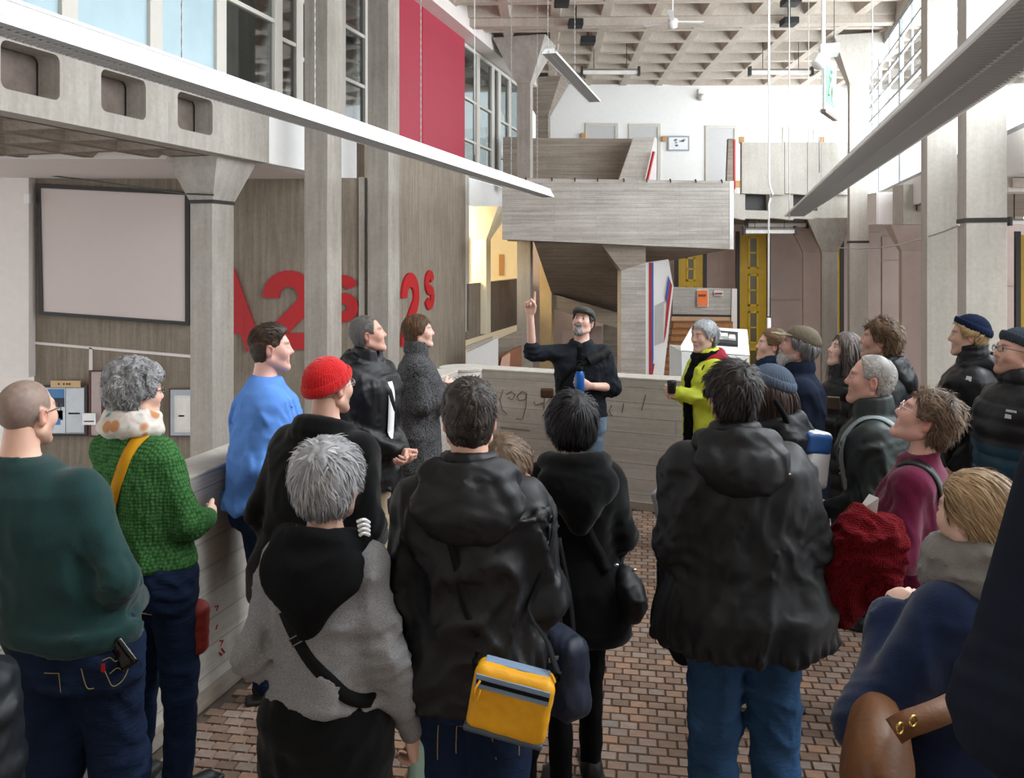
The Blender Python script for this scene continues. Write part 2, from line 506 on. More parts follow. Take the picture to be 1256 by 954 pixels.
def attr_mat(name, rough=0.5, spec=0.4, sss=0.0, bump=None):
    if name in MATS: return MATS[name]
    t = NT(name); a = t.add('ShaderNodeAttribute'); a.attribute_name = 'Col'
    t.link(a.outputs['Color'], t.p.inputs['Base Color']); t.rough(rough, spec)
    if sss:
        t.p.inputs['Subsurface Weight'].default_value = sss; t.p.inputs['Subsurface Radius'].default_value = (0.012, 0.005, 0.003)
        t.p.inputs['Subsurface Scale'].default_value = 1.0
    if bump: t.bump(t.noise(t.coords(), bump, 3), 0.15, 0.002)
    MATS[name] = t.m
    return t.m
SKIN = attr_mat('skin', 0.5, 0.35, 0.0, 180)
HAIR = attr_mat('hair_strands', 0.48, 0.28)

HS = 0.95
def head_sdf(f):
    """local head: y forward, z up, origin between the ears"""
    h = SDF(); j = f.get('jaw', 1.0); n = f.get('nose', 1.0)
    h.ell((0, -0.014, 0.034), (0.075, 0.097, 0.088))
    h.ell((0, 0.024, -0.028), (0.062 * j, 0.066, 0.086), k=0.03)
    for s in (-1, 1):
        h.cap((s * 0.055 * j, -0.008, -0.055), (s * 0.016, 0.066, -0.104), 0.018, 0.015, k=0.03)
        h.ell((s * 0.040, 0.058, -0.022), (0.024, 0.026, 0.028), k=0.025)
    h.ell((0, 0.070, -0.104), (0.020 * j, 0.019, 0.017), k=0.02)
    h.cap((-0.032, 0.076, 0.026), (0.032, 0.076, 0.026), 0.011, k=0.02)
    for s in (-1, 1): h.ell((s * 0.031, 0.098, 0.006), (0.017, 0.013, 0.011), k=0.016, op='s')
    h.cap((0, 0.080, 0.022), (0, 0.092 + 0.006 * n, -0.022), 0.0080, 0.0115, k=0.014)
    h.ell((0, 0.092 + 0.006 * n, -0.029), (0.014, 0.013, 0.010), k=0.010)
    for s in (-1, 1): h.ell((s * 0.012, 0.088, -0.031), (0.008, 0.009, 0.008), k=0.008)
    h.cap((-0.021, 0.078, -0.061), (0.021, 0.078, -0.061), 0.0085, k=0.012)
    h.cap((-0.018, 0.077, -0.075), (0.018, 0.077, -0.075), 0.0085, k=0.010)
    h.chain([(-0.024, 0.084, -0.069), (0, 0.0905, -0.067), (0.024, 0.084, -0.069)], [0.002, 0.003, 0.002], k=0.003, op='s')
    for s in (-1, 1): h.chain([(s * 0.018, 0.081, 0.011), (s * 0.031, 0.0850, 0.0168), (s * 0.045, 0.077, 0.010)], [0.0040, 0.0046, 0.0040], k=0.006)
    for s in (-1, 1):
        h.ell((s * 0.079, -0.012, -0.004), (0.010, 0.019, 0.033), R=rotm(0.25 * s, -0.15, 0.12 * s), k=0.008)
        h.ell((s * 0.087, -0.009, 0.0), (0.007, 0.010, 0.020), k=0.006, op='s')
    return h
def cranium():
    c = SDF(); c.ell((0, -0.014, 0.034), (0.077, 0.099, 0.090)); c.ell((0, -0.03, -0.03), (0.060, 0.062, 0.06), k=0.04)
    c.ell((0, 0.02, -0.02), (0.060, 0.060, 0.08), k=0.03)
    return c

HY_T = [-0.14, -0.045, -0.032, -0.022, 0.020, 0.036, 0.055, 0.078, 0.12]
def hairline(kind):
    if kind == 'receding': zs = [-0.072, -0.066, -0.045, 0.032, 0.010, 0.012, 0.095, 0.108, 0.115]
    elif kind == 'balding': zs = [-0.066, -0.060, -0.045, 0.030, 0.012, 0.030, 0.110, 0.135, 0.14]
    elif kind == 'low': zs = [-0.095, -0.085, -0.065, 0.000, -0.005, -0.002, 0.050, 0.062, 0.07]
    elif kind == 'bob': zs = [-0.120, -0.115, -0.105, -0.090, -0.075, 0.000, 0.055, 0.074, 0.08]
    else: zs = [-0.076, -0.070, -0.050, 0.030, 0.006, 0.004, 0.060, 0.080, 0.088]
    return lambda P: np.interp(P[..., 1], HY_T, zs).astype(np.float32) - P[..., 2]

def strands(core, roots, L, seg, lift, flowfn, grav, frizz, width, rng, off=0.003, clump=0.6, seed=1, puff=.012, pull=.8):
    """locks of hair as tapering ribbons, all at once; returns verts, quads, per-vertex random"""
    N = len(roots); P = roots.copy(); n = core.normal(P)
    L = np.broadcast_to(L, (N,)); pts = [P.copy()]; sides = []
    rnd = rng.normal(0, 1, (N, 3)).astype(np.float32) * frizz
    d = None; rr_ = rng.random(N)
    for i in range(seg):
        nn = core.normal(P); fl = flowfn(P); fl = fl - nn * (fl * nn).sum(-1, keepdims=True); fl = fl * (.07 / (np.linalg.norm(fl, axis=-1, keepdims=True) + .012))
        cl = (np.stack([vnoise(roots, 45, seed + q) for q in range(3)], -1) - 0.5) * 2 * clump
        nd = fl + nn * lift * (1 - 0.75 * i / seg) + grav * (i + 1) / seg + rnd + cl
        nd /= np.linalg.norm(nd, axis=-1, keepdims=True) + 1e-6
        d = nd if d is None else 0.45 * d + 0.55 * nd
        d = d / (np.linalg.norm(d, axis=-1, keepdims=True) + 1e-6)
        if i == 0: sides.append(np.cross(d, nn))
        P = P + d * (L / seg)[:, None]
        e = core.eval(P); mx = off + .002 + puff * (i + 1) / seg * (.4 + 1.2 * rr_); P = P + core.normal(P) * (np.maximum(off - e, 0) - pull * np.maximum(e - mx, 0))[:, None]
        pts.append(P.copy()); sides.append(np.cross(d, nn + 0.4 * rnd / (frizz + 1e-6) * 0.5))
    V = []
    for i, (p, s_) in enumerate(zip(pts, sides)):
        s_ = s_ / (np.linalg.norm(s_, axis=-1, keepdims=True) + 1e-6)
        w = width * (1.0 - 0.85 * (i / seg) ** 2) * 0.5
        V += [p - s_ * w, p + s_ * w]
    V = np.stack(V, 1)                                     # N, 2*(seg+1), 3
    q = np.array([[2 * i, 2 * i + 1, 2 * i + 3, 2 * i + 2] for i in range(seg)])
    F = (np.arange(N)[:, None, None] * (2 * (seg + 1)) + q[None]).reshape(-1, 4)
    return V.reshape(-1, 3), F, np.repeat(rng.random(N), 2 * (seg + 1))

def sample_scalp(core, hl, n, rng, off=0.0):
    u = rng.normal(0, 1, (n * 3, 3)); u /= np.linalg.norm(u, axis=1)[:, None]
    P = core.project((np.array([0, -0.014, 0.02]) + u * 0.10).astype(np.float32), off, 4)
    P = P[hl(P) < 0]
    return P[:n]

FLOWS = {
    'crown': lambda P: P - np.array([0.012, -0.085, 0.105], np.float32),        # outward from the whorl at the back of the crown
    'back': lambda P: np.broadcast_to(np.array([0, -0.08, 0.01], np.float32), P.shape) + np.array([0, 0, -0.06], np.float32) * (P[..., 1:2] < -0.03),
    'side': lambda P: np.concatenate([0.07 * np.ones_like(P[..., :1]) * np.where(P[..., :1] > -0.05, 1, -1), -0.03 * np.ones_like(P[..., :1]), -0.05 * np.ones_like(P[..., :1])], -1),
    'down': lambda P: np.concatenate([P[..., :1] * 1.0, P[..., 1:2] * 0.6 - 0.01, -0.10 * np.ones_like(P[..., :1])], -1),
    'front': lambda P: np.concatenate([P[..., :1] * 0.5, 0.06 * np.ones_like(P[..., :1]), -0.02 - 0.06 * (P[..., 1:2] > 0.03)], -1),
}

def make_hair(root, cfg, C, R, rng):
    """scalp shell and locks in the head's frame, moved by C,R (scaled HS)"""
    core = cranium(); hl0 = hairline(cfg.get('line', 'std')); hc = cfg.get('hatcut')
    hl = hl0 if hc is None else (lambda P: np.maximum(hl0(P), P[..., 2] - (hc[0] + hc[1] * P[..., 1])))
    th = cfg.get('th', 0.010); cols = [np.array(rgb(c)[:3]) for c in cfg['cols']]
    parts, cc = [], []
    sh = cranium()
    if cfg.get('shell', True):
        sh2 = SDF(); sh2.ell((0, -0.014, 0.036), (0.075 + th, 0.097 + th, 0.087 + th)); sh2.ell((0, -0.03, -0.03), (0.058 + th * 0.7, 0.060 + th * 0.7, 0.06), k=0.04)
        for e in cfg.get('lumps', []): sh2.ell(e[:3], e[3:6], k=0.03)
        sh2._a(hl, (-1, -1, -1), (1, 1, 1), 0.012, 'i')
        V, F = sh2.mesh(0.006, folds(cfg.get('rough', 0.004), (30, 30, 22), cfg.get('seed', 1)))
        nb = vnoise(V.astype(np.float32), 26.0, 5)
        parts.append((V, F)); cc.append((.6 * cols[0] + .4 * cols[-1]) * (0.55 + 0.6 * nb[:, None]))
    else: sh2 = core
    N = cfg.get('n', 2200)
    if N:
        P = sample_scalp(sh2, hl, N, rng, -0.004)
        P = P[hl(P) < -0.004]
        g = (R.T @ np.array([0, 0, -1.0], np.float32)) * cfg.get('grav', 0.05)
        Lr = cfg.get('len', 0.03) * (0.6 + 0.8 * rng.random(len(P)))
        if cfg.get('fade'):                                  # short back and sides
            z = P[:, 2] - cfg['fade']; Lr = Lr * np.clip(z / 0.03 + 0.5, 0.18, 1)
        V, F, r = strands(sh2, P, Lr, cfg.get('seg', 4), cfg.get('lift', 0.5) * 0.032, FLOWS[cfg.get('flow', 'crown')], g * 0.06 / 0.05,
                          cfg.get('frizz', 0.2) * 0.03, cfg.get('w', 0.005), rng, 0.001, cfg.get('clump', 0.5) * 0.045, cfg.get('seed', 1), cfg.get('puff', .010), .8 if cfg.get('len', .03) < .1 else .0)
        mixn = np.clip(vnoise(V.astype(np.float32), cfg.get('patch', 18.0), 9) * 0.9 + r * 0.6 - 0.25, 0, 1)[:, None]
        c = cols[0] * (1 - mixn) + cols[-1] * mixn
        if len(cols) > 2: c = np.where(r[:, None] > 0.8, cols[1], c)
        if cfg.get('fade'): c = c * np.where(V[:, 2:3] < cfg['fade'], cfg.get('fadek', 1.25), 1.0)
        parts.append((V, F)); cc.append(c)
    if not parts: return
    V, F = join(parts)
    V = C + (V * HS) @ R.T
    np_mesh('hair', V, F, HAIR, root, np.concatenate(cc))

def hand_parts(wrist, d, nrm, side, pose, s=1.0):
    """wrist point, direction of the fingers, palm normal (pointing out of the palm), side +1 right / -1 left"""
    d = np.asarray(d, float); d /= np.linalg.norm(d)
    nrm = np.asarray(nrm, float); nrm = nrm - d * (nrm @ d); nrm /= np.linalg.norm(nrm) + 1e-9
    # local axes: y along fingers, z = back of the hand, x = thumb side
    z = -nrm; x = np.cross(d, z) * 1.0
    M = np.stack([x * side * -1.0, d, z], 1)
    h = SDF()
    h.ell((0.0, 0.05, 0), (0.041, 0.056, 0.018), k=0.012)
    h.cap((0, -0.02, 0), (0, 0.02, 0), 0.026, 0.027, k=0.02, flat=((0, 0, 1), 0.75))
    cu = {'relaxed': [(18, 28, 16)] * 4, 'flat': [(5, 8, 5)] * 4, 'grip': [(55, 60, 30)] * 4, 'fist': [(80, 85, 50)] * 4,
          'point': [(0, 4, 2), (70, 85, 50), (75, 88, 50), (75, 88, 50)], 'curl': [(40, 45, 25)] * 4}[pose]
    for i, (bx, L) in enumerate(((0.029, 0.072), (0.010, 0.080), (-0.010, 0.074), (-0.028, 0.058))):
        p = np.array([bx, 0.088 - 0.006 * abs(i - 1), 0.0]); a = 0.0; spread = (1.2 - i) * 0.06
        h.cap((bx * 0.6, 0.03, 0.0), p, 0.011, 0.0105, k=0.012)
        for q, fr in enumerate((0.45, 0.32, 0.23)):
            a += math.radians(cu[i][q] + (i * 3 if pose != 'point' else 0))
            e = p + np.array([math.sin(spread) * math.cos(a), math.cos(spread) * math.cos(a), -math.sin(a)]) * L * fr * 1.12
            r0 = 0.0098 - 0.0010 * q - (0.001 if i == 3 else 0); h.cap(p, e, r0, r0 - 0.0009, k=0.004)
            p = e
    tc = {'relaxed': (0.5, 0.35), 'flat': (0.7, 0.1), 'grip': (0.55, 0.9), 'fist': (0.35, 1.1), 'point': (0.35, 1.0), 'curl': (0.5, 0.7)}[pose]
    p0 = np.array([0.024, 0.018, -0.004]); p1 = p0 + np.array([math.sin(tc[0]) * 0.045, math.cos(tc[0]) * 0.045, -0.012 * tc[1]])
    p2 = p1 + np.array([math.sin(tc[0] - tc[1] * 0.6) * 0.034, 0.028, -0.018 * tc[1]]); p3 = p2 + np.array([math.sin(tc[0] - tc[1]) * 0.026, 0.022, -0.012 * tc[1]])
    h.cap(p0, p1, 0.015, 0.0125, k=0.012); h.cap(p1, p2, 0.0108, 0.0105, k=0.004); h.cap(p2, p3, 0.0105, 0.009, k=0.004)
    V, F = h.mesh(0.0042)
    det = np.linalg.det(M)
    V = np.asarray(wrist) + (V * s) @ M.T
    return V, (F if det > 0 else F[:, ::-1])

BODY = {'m': [(.78, .160, .112, -.008), (.92, .170, .118, -.012), (1.05, .152, .108, .0), (1.18, .160, .115, .004), (1.30, .178, .122, .004), (1.385, .178, .100, -.004), (1.44, .125, .076, -.010), (1.50, .060, .060, -.008)],
        'f': [(.78, .165, .112, -.010), (.92, .172, .118, -.014), (1.06, .134, .098, .0), (1.18, .145, .112, .010), (1.29, .158, .122, .012), (1.385, .156, .092, -.004), (1.44, .108, .070, -.010), (1.50, .054, .054, -.008)]}
ARMS = {'down': ((.245, -.035, 1.12), (.250, .020, .875)), 'pocket': ((.285, -.075, 1.135), (.215, .085, .960)),
        'crossed': ((.235, .045, 1.125), (-.060, .190, 1.170)), 'front': ((.240, .010, 1.125), (.050, .215, 1.020)),
        'hold': ((.235, -.02, 1.125), (.13, .215, 1.13)), 'clasp': ((.250, -.020, 1.125), (.030, .20, .960))}

PEOPLE = {}
def person(label, px, Y, ytop, phi, sex='m', head=(0, 0, 0), lean=(0, 0), armR='down', armL='down', handR='relaxed', handL='relaxed',
           palmR=None, palmL=None, dirR=None, dirL=None, skin='#d8a791', face=None, hair=None, top=None, bottom=None, shoes='#1a1a1c', hat=None,
           glasses=None, beard=None, legs=((.095, .0), (.095, .0)), bw=1.0, seed=1, lid=True, bare=0.0, sleeve_end=0.0, key=None, lips='#b06a62', Hfix=None):
    rng = np.random.default_rng(seed)
    H = Hfix or (CAMZ - (ytop - HY) * Y / FPX)
    s = H / 1.75
    face = face or {}
    root = empty('person', (xx(px, Y), Y, 0), -math.radians(phi))
    tag(root, label, 'person')
    lx, ly = lean
    def J(p): w = max(p[2] - .85, 0) / .65; return np.array([(p[0]) * s + lx * w, p[1] * s + ly * w, p[2] * s])
    rows = BODY[sex]
    def tab(g, z0=None, z1=9, flare=0.0, rows_=None):
        out = []
        src = list(rows_ or rows)
        if z0 is not None:
            zs = [r[0] for r in src]
            r0 = [np.interp(z0, zs, [r[i] for r in src]) for i in (1, 2, 3)]
            src = [(z0, r0[0] + flare, r0[1] + flare * 0.9, r0[2])] + [(r[0], r[1] + flare * max(0, 1 - (r[0] - z0) / max(.05, 1.30 - z0)), r[2] + flare * .9 * max(0, 1 - (r[0] - z0) / max(.05, 1.30 - z0)), r[3]) for r in src if r[0] > z0 + .02]
        if z1 < 1.5:
            zs = [r[0] for r in src]; src = [r for r in src if r[0] < z1] + [(z1,) + tuple(np.interp(z1, zs, [r[i] for r in src]) for i in (1, 2, 3))]
        for z, rx, ry, cy in src:
            w = max(z - .85, 0) / .65
            gg = g if z < 1.42 else (g * 0.6 if z < 1.47 else min(g, .012))
            out.append((z * s, lx * w, cy * s + ly * w, (rx * bw + gg) * s, (ry * (0.5 + 0.5 * bw) + gg) * s))
        return out
    aR = ARMS[armR] if isinstance(armR, str) else armR
    aL = ARMS[armL] if isinstance(armL, str) else armL
    mir = lambda p: (-p[0], p[1], p[2])
    shx = .158 * bw if sex == 'm' else .142 * bw
    arms = []
    for sd, (el, wr) in ((1, aR), (-1, aL)):
        S = (shx * sd, -.005, 1.395); el = (el[0] * (.88 if el[0] < .34 else 1), el[1], el[2]); el = el if sd > 0 else mir(el); wr = wr if sd > 0 else mir(wr)
        arms.append((sd, J(S), J(el), J(wr)))
    # ---- head frame
    nb = J((0, -.008, 1.475)); yaw, pit, rol = (math.radians(a) for a in head)
    R = rotm(yaw, pit, rol); Rn = rotm(yaw * .5, pit * .5, rol * .5)
    pivot = nb + Rn @ np.array([0, .012, .062 * s]); C = pivot + R @ np.array([0, .022, .083 * HS])
    hd = head_sdf(face)
    V, F = hd.mesh(0.0052)
    sk = np.array(rgb(skin)[:3]); sk = np.minimum((sk * .86 + .14 * sk.mean()) * 1.14, .9)
    col = np.tile(sk, (len(V), 1))
    lipm = np.exp(-(((V[:, 0] / .024) ** 4) + ((V[:, 2] + .068) / .011) ** 2 + ((V[:, 1] - .085) / .02) ** 2)) * 0.6
    col = col * (1 - lipm[:, None]) + np.array(rgb(lips)[:3]) * lipm[:, None]
    red = np.clip(np.exp(-(((np.abs(V[:, 0]) - .045) / .02) ** 2 + ((V[:, 2] + .02) / .025) ** 2 + ((V[:, 1] - .07) / .03) ** 2)) * .3 + np.exp(-((V[:, 0] / .015) ** 2 + ((V[:, 1] - .11) / .02) ** 2)) * .3 + (np.abs(V[:, 0]) > .078) * .45, 0, .5)
    col = col * (1 - red[:, None]) + np.array([0.62, 0.22, 0.17]) * red[:, None]
    if face.get('stubble'):
        st = np.clip((-.035 - V[:, 2]) / .02, 0, 1) * np.clip((V[:, 1] + .01) / .03, 0, 1) * face['stubble']
        col = col * (1 - st[:, None]) + np.array(rgb(face.get('stubcol', '#5a463c'))[:3]) * st[:, None]
    if face.get('shaved'):                                   # cropped scalp
        st = np.clip(-hairline('receding')(V.astype(np.float32)) / .012, 0, 1) * face['shaved'] * (0.85 + .2 * vnoise(V.astype(np.float32), 90, 3)) * (np.abs(V[:, 0]) < .079)
        st = np.clip(st, 0, 1); col = col * (1 - st[:, None]) + np.array(rgb(face.get('shcol', '#4a413c'))[:3]) * st[:, None]
    brow = np.exp(-((((np.abs(V[:, 0]) - .032) / .019) ** 2) ** 2 + ((V[:, 2] - .0255) / .0075) ** 2)) * (V[:, 1] > .05) * face.get('brow', .8)
    col = col * (1 - brow[:, None]) + np.array(rgb(face.get('browcol', '#4b3a30'))[:3]) * brow[:, None]
    parts = [(C + (V * HS) @ R.T, F)]; cols = [col]
    # ---- neck, trunk, limbs of the figure
    b = SDF()
    b.cap(nb + np.array([0, -.012, -.03]), pivot + R @ np.array([0, -.002, .03]), .058 * (1 if sex == 'm' else .88), .055 * (1 if sex == 'm' else .86), k=.02)
    b.loft(tab(-.016, None, 1.47), k=.05)
    for sd, S, E, W in arms: b.chain([S, E, W], [.048 * s, .038 * s, .026 * s], k=.03)
    hips = []
    for sd, (fx, fy) in ((1, legs[0]), (-1, legs[1])):
        hp = J((.085 * sd, -.005, .90)); an = np.array([fx * sd * s, fy * s - .03, .075 * s]); kn = (hp + an) / 2 + np.array([0, .025 * s, .03 * s])
        hips.append((sd, hp, kn, an)); b.chain([hp, kn, an], [.078 * s, .052 * s, .038 * s], k=.03)
    V, F = b.mesh(0.014)
    parts.append((V, F)); cols.append(np.tile(sk, (len(V), 1)))
    for (sd, S, E, W), pose, pn, dd in zip(arms, (handR, handL), (palmR, palmL), (dirR, dirL)):
        if pose is None: continue
        d = (W - E) if dd is None else np.array(dd)
        pn = np.array([-sd, 0.15, 0.0]) if pn is None else np.array(pn)
        if dd is None and abs(d[1]) > abs(d[2]) and pn is None: pn = np.array([-sd, 0, -.4])
        V, F = hand_parts(W + (W - E) / np.linalg.norm(W - E) * .012, d, pn, sd, pose, s)
        parts.append((V, F)); cols.append(np.tile(sk * 0.97, (len(V), 1)))
    V, F = join(parts)
    np_mesh('body', V, F, SKIN, root, np.concatenate(cols))
    # ---- eyes
    if face.get('eyes', True):
        for sd in (-1, 1):
            e = MB(); prof = [(.0001, .0108)] + [(.0108 * math.sin(a), .0108 * math.cos(a)) for a in np.linspace(.25, 2.6, 7)]
            e.lathe(prof, 12)
            m = e.mesh('eye', False); m.materials.append(plain('eye_white', '#e8e2dc', .25)); m.materials.append(plain('iris', face.get('iris', '#3a3430'), .15))
            m.polygons.foreach_set('material_index', [1 if p.center.z > .0086 else 0 for p in m.polygons])
            o = link('eye', m, None, root)
            T = Matrix.Translation(Vector(C + R @ (np.array([sd * .0305, .0792, .0058]) * HS))) @ Matrix(R.tolist()).to_4x4() @ Matrix.Rotation(-math.pi / 2, 4, 'X')
            m.transform(T); m.polygons.foreach_set('use_smooth', [True] * len(m.polygons))
    if hair:
        if hat: hair = dict(hair, hatcut=(hat.get('z', .034) + .012, hat.get('tilt', .30)) if hat['kind'] == 'beanie' else (.050, .12))
        make_hair(root, hair, C, R, rng)
    if beard:
        bs = head_sdf(face); bb = SDF()
        bb.ell((0, 0.060, -0.092), beard.get('r', (0.046, 0.040, 0.040)), k=.02)
        for sd in (() if beard.get('goatee') else (-1, 1)): bb.cap((sd * .058, .002, -.045), (sd * .035, .055, -.09), .014, .018, k=.02)
        bb.cap((-.026, .093, -.049), (.026, .093, -.049), .007, k=.012)
        bb.cap((-.018, .108, -.066), (.018, .108, -.066), .010, k=.006, op='s')
        V1, F1 = bb.mesh(.005, folds(.004, (60, 60, 30), seed))
        rt = V1[rng.choice(len(V1), min(900, len(V1)))].astype(np.float32)
        V2, F2, r2 = strands(bb, rt, .016, 3, .03, FLOWS['down'], np.array([0, .01, -.03], np.float32), .015, .003, rng, .001, .02, seed)
        V, F = join([(V1, F1), (V2, F2)])
        ca, cb = np.array(rgb(beard['cols'][0])[:3]), np.array(rgb(beard['cols'][-1])[:3])
        t = np.concatenate([vnoise(V1.astype(np.float32), 40, 2), r2])[:, None]
        np_mesh('beard', C + (V * HS) @ R.T, F, HAIR, root, ca * (1 - t) + cb * t)
    if hat: make_hat(root, hat, C, R)
    if glasses: make_glasses(root, glasses, C, R)
    # ---- clothing
    out = dict(root=root, s=s, C=C, R=R, J=J, arms=arms, H=H, tab=tab, nb=nb)
    if bottom:
        q = SDF(); g = bottom.get('g', .012); r = bottom.get('r', (.092, .066, .056))
        q.loft(tab(g * .5, .80, bottom.get('waist', 1.0)), k=.04)
        for sd, hp, kn, an in hips:
            q.chain([hp, kn, an + np.array([0, 0, .0])], [r[0] * s, r[1] * s, r[2] * s], k=.035)
        if bottom.get('skirt'):
            q.loft([(bottom['skirt'] * s, 0, -.01, .20 * s, .15 * s), (.93 * s, 0, -.01, .175 * s, .122 * s)], k=.03)
        dz = folds(bottom.get('folds', .007), (8, 8, 14), seed + 5)
        V, F = q.mesh(bottom.get('res', .012), dz)
        out['trousers'] = np_mesh(bottom.get('name', 'trousers'), V, F, bottom['mat'], root); out['tsdf'] = q
        for sd, hp, kn, an in hips:
            sh = SDF(); sh.cap(an + np.array([0, -.02, -.030]), an + np.array([sd * .03, .13, -.040]), .040, .036, k=.02)
            sh.ell(an + np.array([0, 0, .0]), (.045, .055, .05), k=.03)
            sh.box(an + np.array([sd * .015, .055, -.075 * s + .012]), (.045, .15, .012), .01, k=.008)
            V, F = sh.mesh(.009); V[:, 2] = np.maximum(V[:, 2], 0.001)
            np_mesh('shoe', V, F, plain('shoe_' + shoes, shoes, .5), root)
    if top:
        tops = top if isinstance(top, list) else [top]
        for n_, t_ in enumerate(tops):
            out['top%d' % n_] = make_top(root, t_, out, tab, J, arms, nb, s, seed + n_ * 11, shx, bw)
    out['tops'] = out.get('top0')
    PEOPLE[key or label] = out
    return out

def ring_pts(c, rx, ry, a0, a1, n, dz=0.0, up=0.0):
    return [np.array([c[0] + rx * math.sin(a), c[1] - ry * math.cos(a), c[2] + up * (1 - math.cos(a)) / 2]) for a in np.linspace(a0, a1, n)]

def make_top(root, t, out, tab, J, arms, nb, s, seed, shx, bw):
    g = t.get('g', .018); q = SDF(); hem = t.get('hem', .82); sl = t.get('sleeve', .0)
    q.loft(tab(g, hem, t.get('ztop', 1.488 if t.get('crew') else 1.478), t.get('flare', .0)), k=.03, p=t.get('p', 2.15), rnd=.02)
    se = t.get('sleeve_end', 1.0)
    for (sd, S, E, W) in arms:
        if t.get('sleeveless'): break
        a, b_, c = .049 * s + g * .35 + sl, .042 * s + g * .35 + sl, .033 * s + g * .3 + sl * .6
        if se >= 1.0: q.chain([S, E, W + (W - E) * .02], [a, b_, c], k=.035)
        else:
            q.chain([S, E, E + (W - E) * se], [a, b_, b_ * .98], k=.035)
            q.cap(E + (W - E) * (se - .1), E + (W - E) * se, b_ * 1.04, b_ * 1.02, k=.01)
        q.ell(J((shx * .96 * sd, -.004, 1.375)), (.052 * s + g * .4, .060 * s + g * .4, .058 * s + g * .2), k=.04)
    qq = t.get('hem_band')
    if qq:
        tb = [r for r in tab(g + .006, hem, 9, t.get('flare', 0))][:2]; z0 = hem * s
        r0 = tb[0]; q.loft([(z0, r0[1], r0[2], r0[3] - .012, r0[4] - .012), (z0 + .055, r0[1], r0[2], r0[3] - .002, r0[4] - .002)], k=.012, rnd=.012)
    c = nb + np.array([0, .0, .01])
    if t.get('collar'):                                       # stand-up collar
        hgt = t['collar']
        for i, (z, r) in enumerate(((.0, .022), (hgt * .5, .018), (hgt, .014))):
            P = ring_pts(c + np.array([0, .004, z + t.get('cz', .01)]), .070, .070, -math.pi * .88, math.pi * .88, 13, up=-.02)
            q.chain(P, [r] * 13, k=.016)
    if t.get('crew'):
        P = ring_pts(c + np.array([0, .004, .004]), .068, .066, -math.pi, math.pi, 15, up=-.030); q.chain(P, [.010] * 15, k=.01)
    if t.get('shawl'):                                        # broad turned-down coat collar
        P = ring_pts(c + np.array([0, -.006, .012]), .094, .088, -math.pi * .8, math.pi * .8, 13, up=-.07); q.chain(P, [.030] * 13, k=.02)
        P = ring_pts(c + np.array([0, -.010, -.02]), .120, .105, -math.pi * .75, math.pi * .75, 13, up=-.10); q.chain(P, [.020] * 13, k=.03)
    V, F = q.mesh(t.get('res', .011), _disp(t, seed, s, arms))
    colf = t.get('colfn')
    o = np_mesh(t.get('name', 'jacket'), V, F, t['mat'], root, None if colf is None else colf(V / s))
    out.setdefault('sdf', q)
    h = t.get('hood')
    if h:                                                     # hood lying on the back
        k = h.get('size', 1.0); y0 = -.075
        hs = SDF(); cz = c[2] - .045 * k
        hs.ell((c[0] + h.get('dx', 0), c[1] + y0 - .035 * k, cz - .03 * k), (.150 * k, .075 * k, .105 * k), k=.03, R=rotm(0, -.35, 0))
        P = ring_pts(c + np.array([0, -.012, .008]), .108 * k, .098 * k, -math.pi * .80, math.pi * .80, 15, up=-.055); hs.chain(P, [.030 * k * (0.72 + .28 * math.cos(a / 1.3)) for a in np.linspace(-math.pi * .8, math.pi * .8, 15)], k=.03)
        if h.get('point'): hs.ell((c[0], c[1] - .145 * k, cz - .12 * k), (.055 * k, .035 * k, .085 * k), k=.07)
        hs.ell((c[0], c[1] - .035, c[2] + .075), (.090 * k, .085 * k, .085 * k), k=.02, op='s')
        V, F = hs.mesh(.009, folds(h.get('folds', .012), (9, 9, 13), seed + 3))
        np_mesh('hood', V, F, h.get('mat', t['mat']), root); out['hood'] = hs
    return q

def _disp(t, seed, s, arms):
    f1 = folds(t.get('folds', .014), t.get('ff', (8, 8, 5)), seed, t.get('sharp', 2.5))
    def fn(P):
        d = f1(P) * np.clip((1.47 * s - P[..., 2]) / (.10 * s), 0, 1)
        if t.get('quilt'):
            ph = np.abs(np.sin(np.pi * P[..., 2] / t['quilt'])); d = d - .016 * np.sqrt(ph) + .012
        for sd, S, E, W in arms:                              # creases ringing the elbows and cuffs
            a = W - E; L = np.linalg.norm(a); u = (P - E) @ (a / L); dist = np.linalg.norm(P - E, axis=-1)
            w = np.exp(-(dist / .10) ** 2) * t.get('crease', .006)
            d = d + w * np.sin(u * 150 + 3 * vnoise(P, 20, seed))
        if t.get('gather'):
            z0 = t.get('hem', .82) * s; w = np.exp(-((P[..., 2] - z0 - .02) / .03) ** 2) * t['gather']
            d = d + w * np.sin(np.arctan2(P[..., 1], P[..., 0]) * 34 + 4 * vnoise(P, 9, 4))
        return d
    return fn

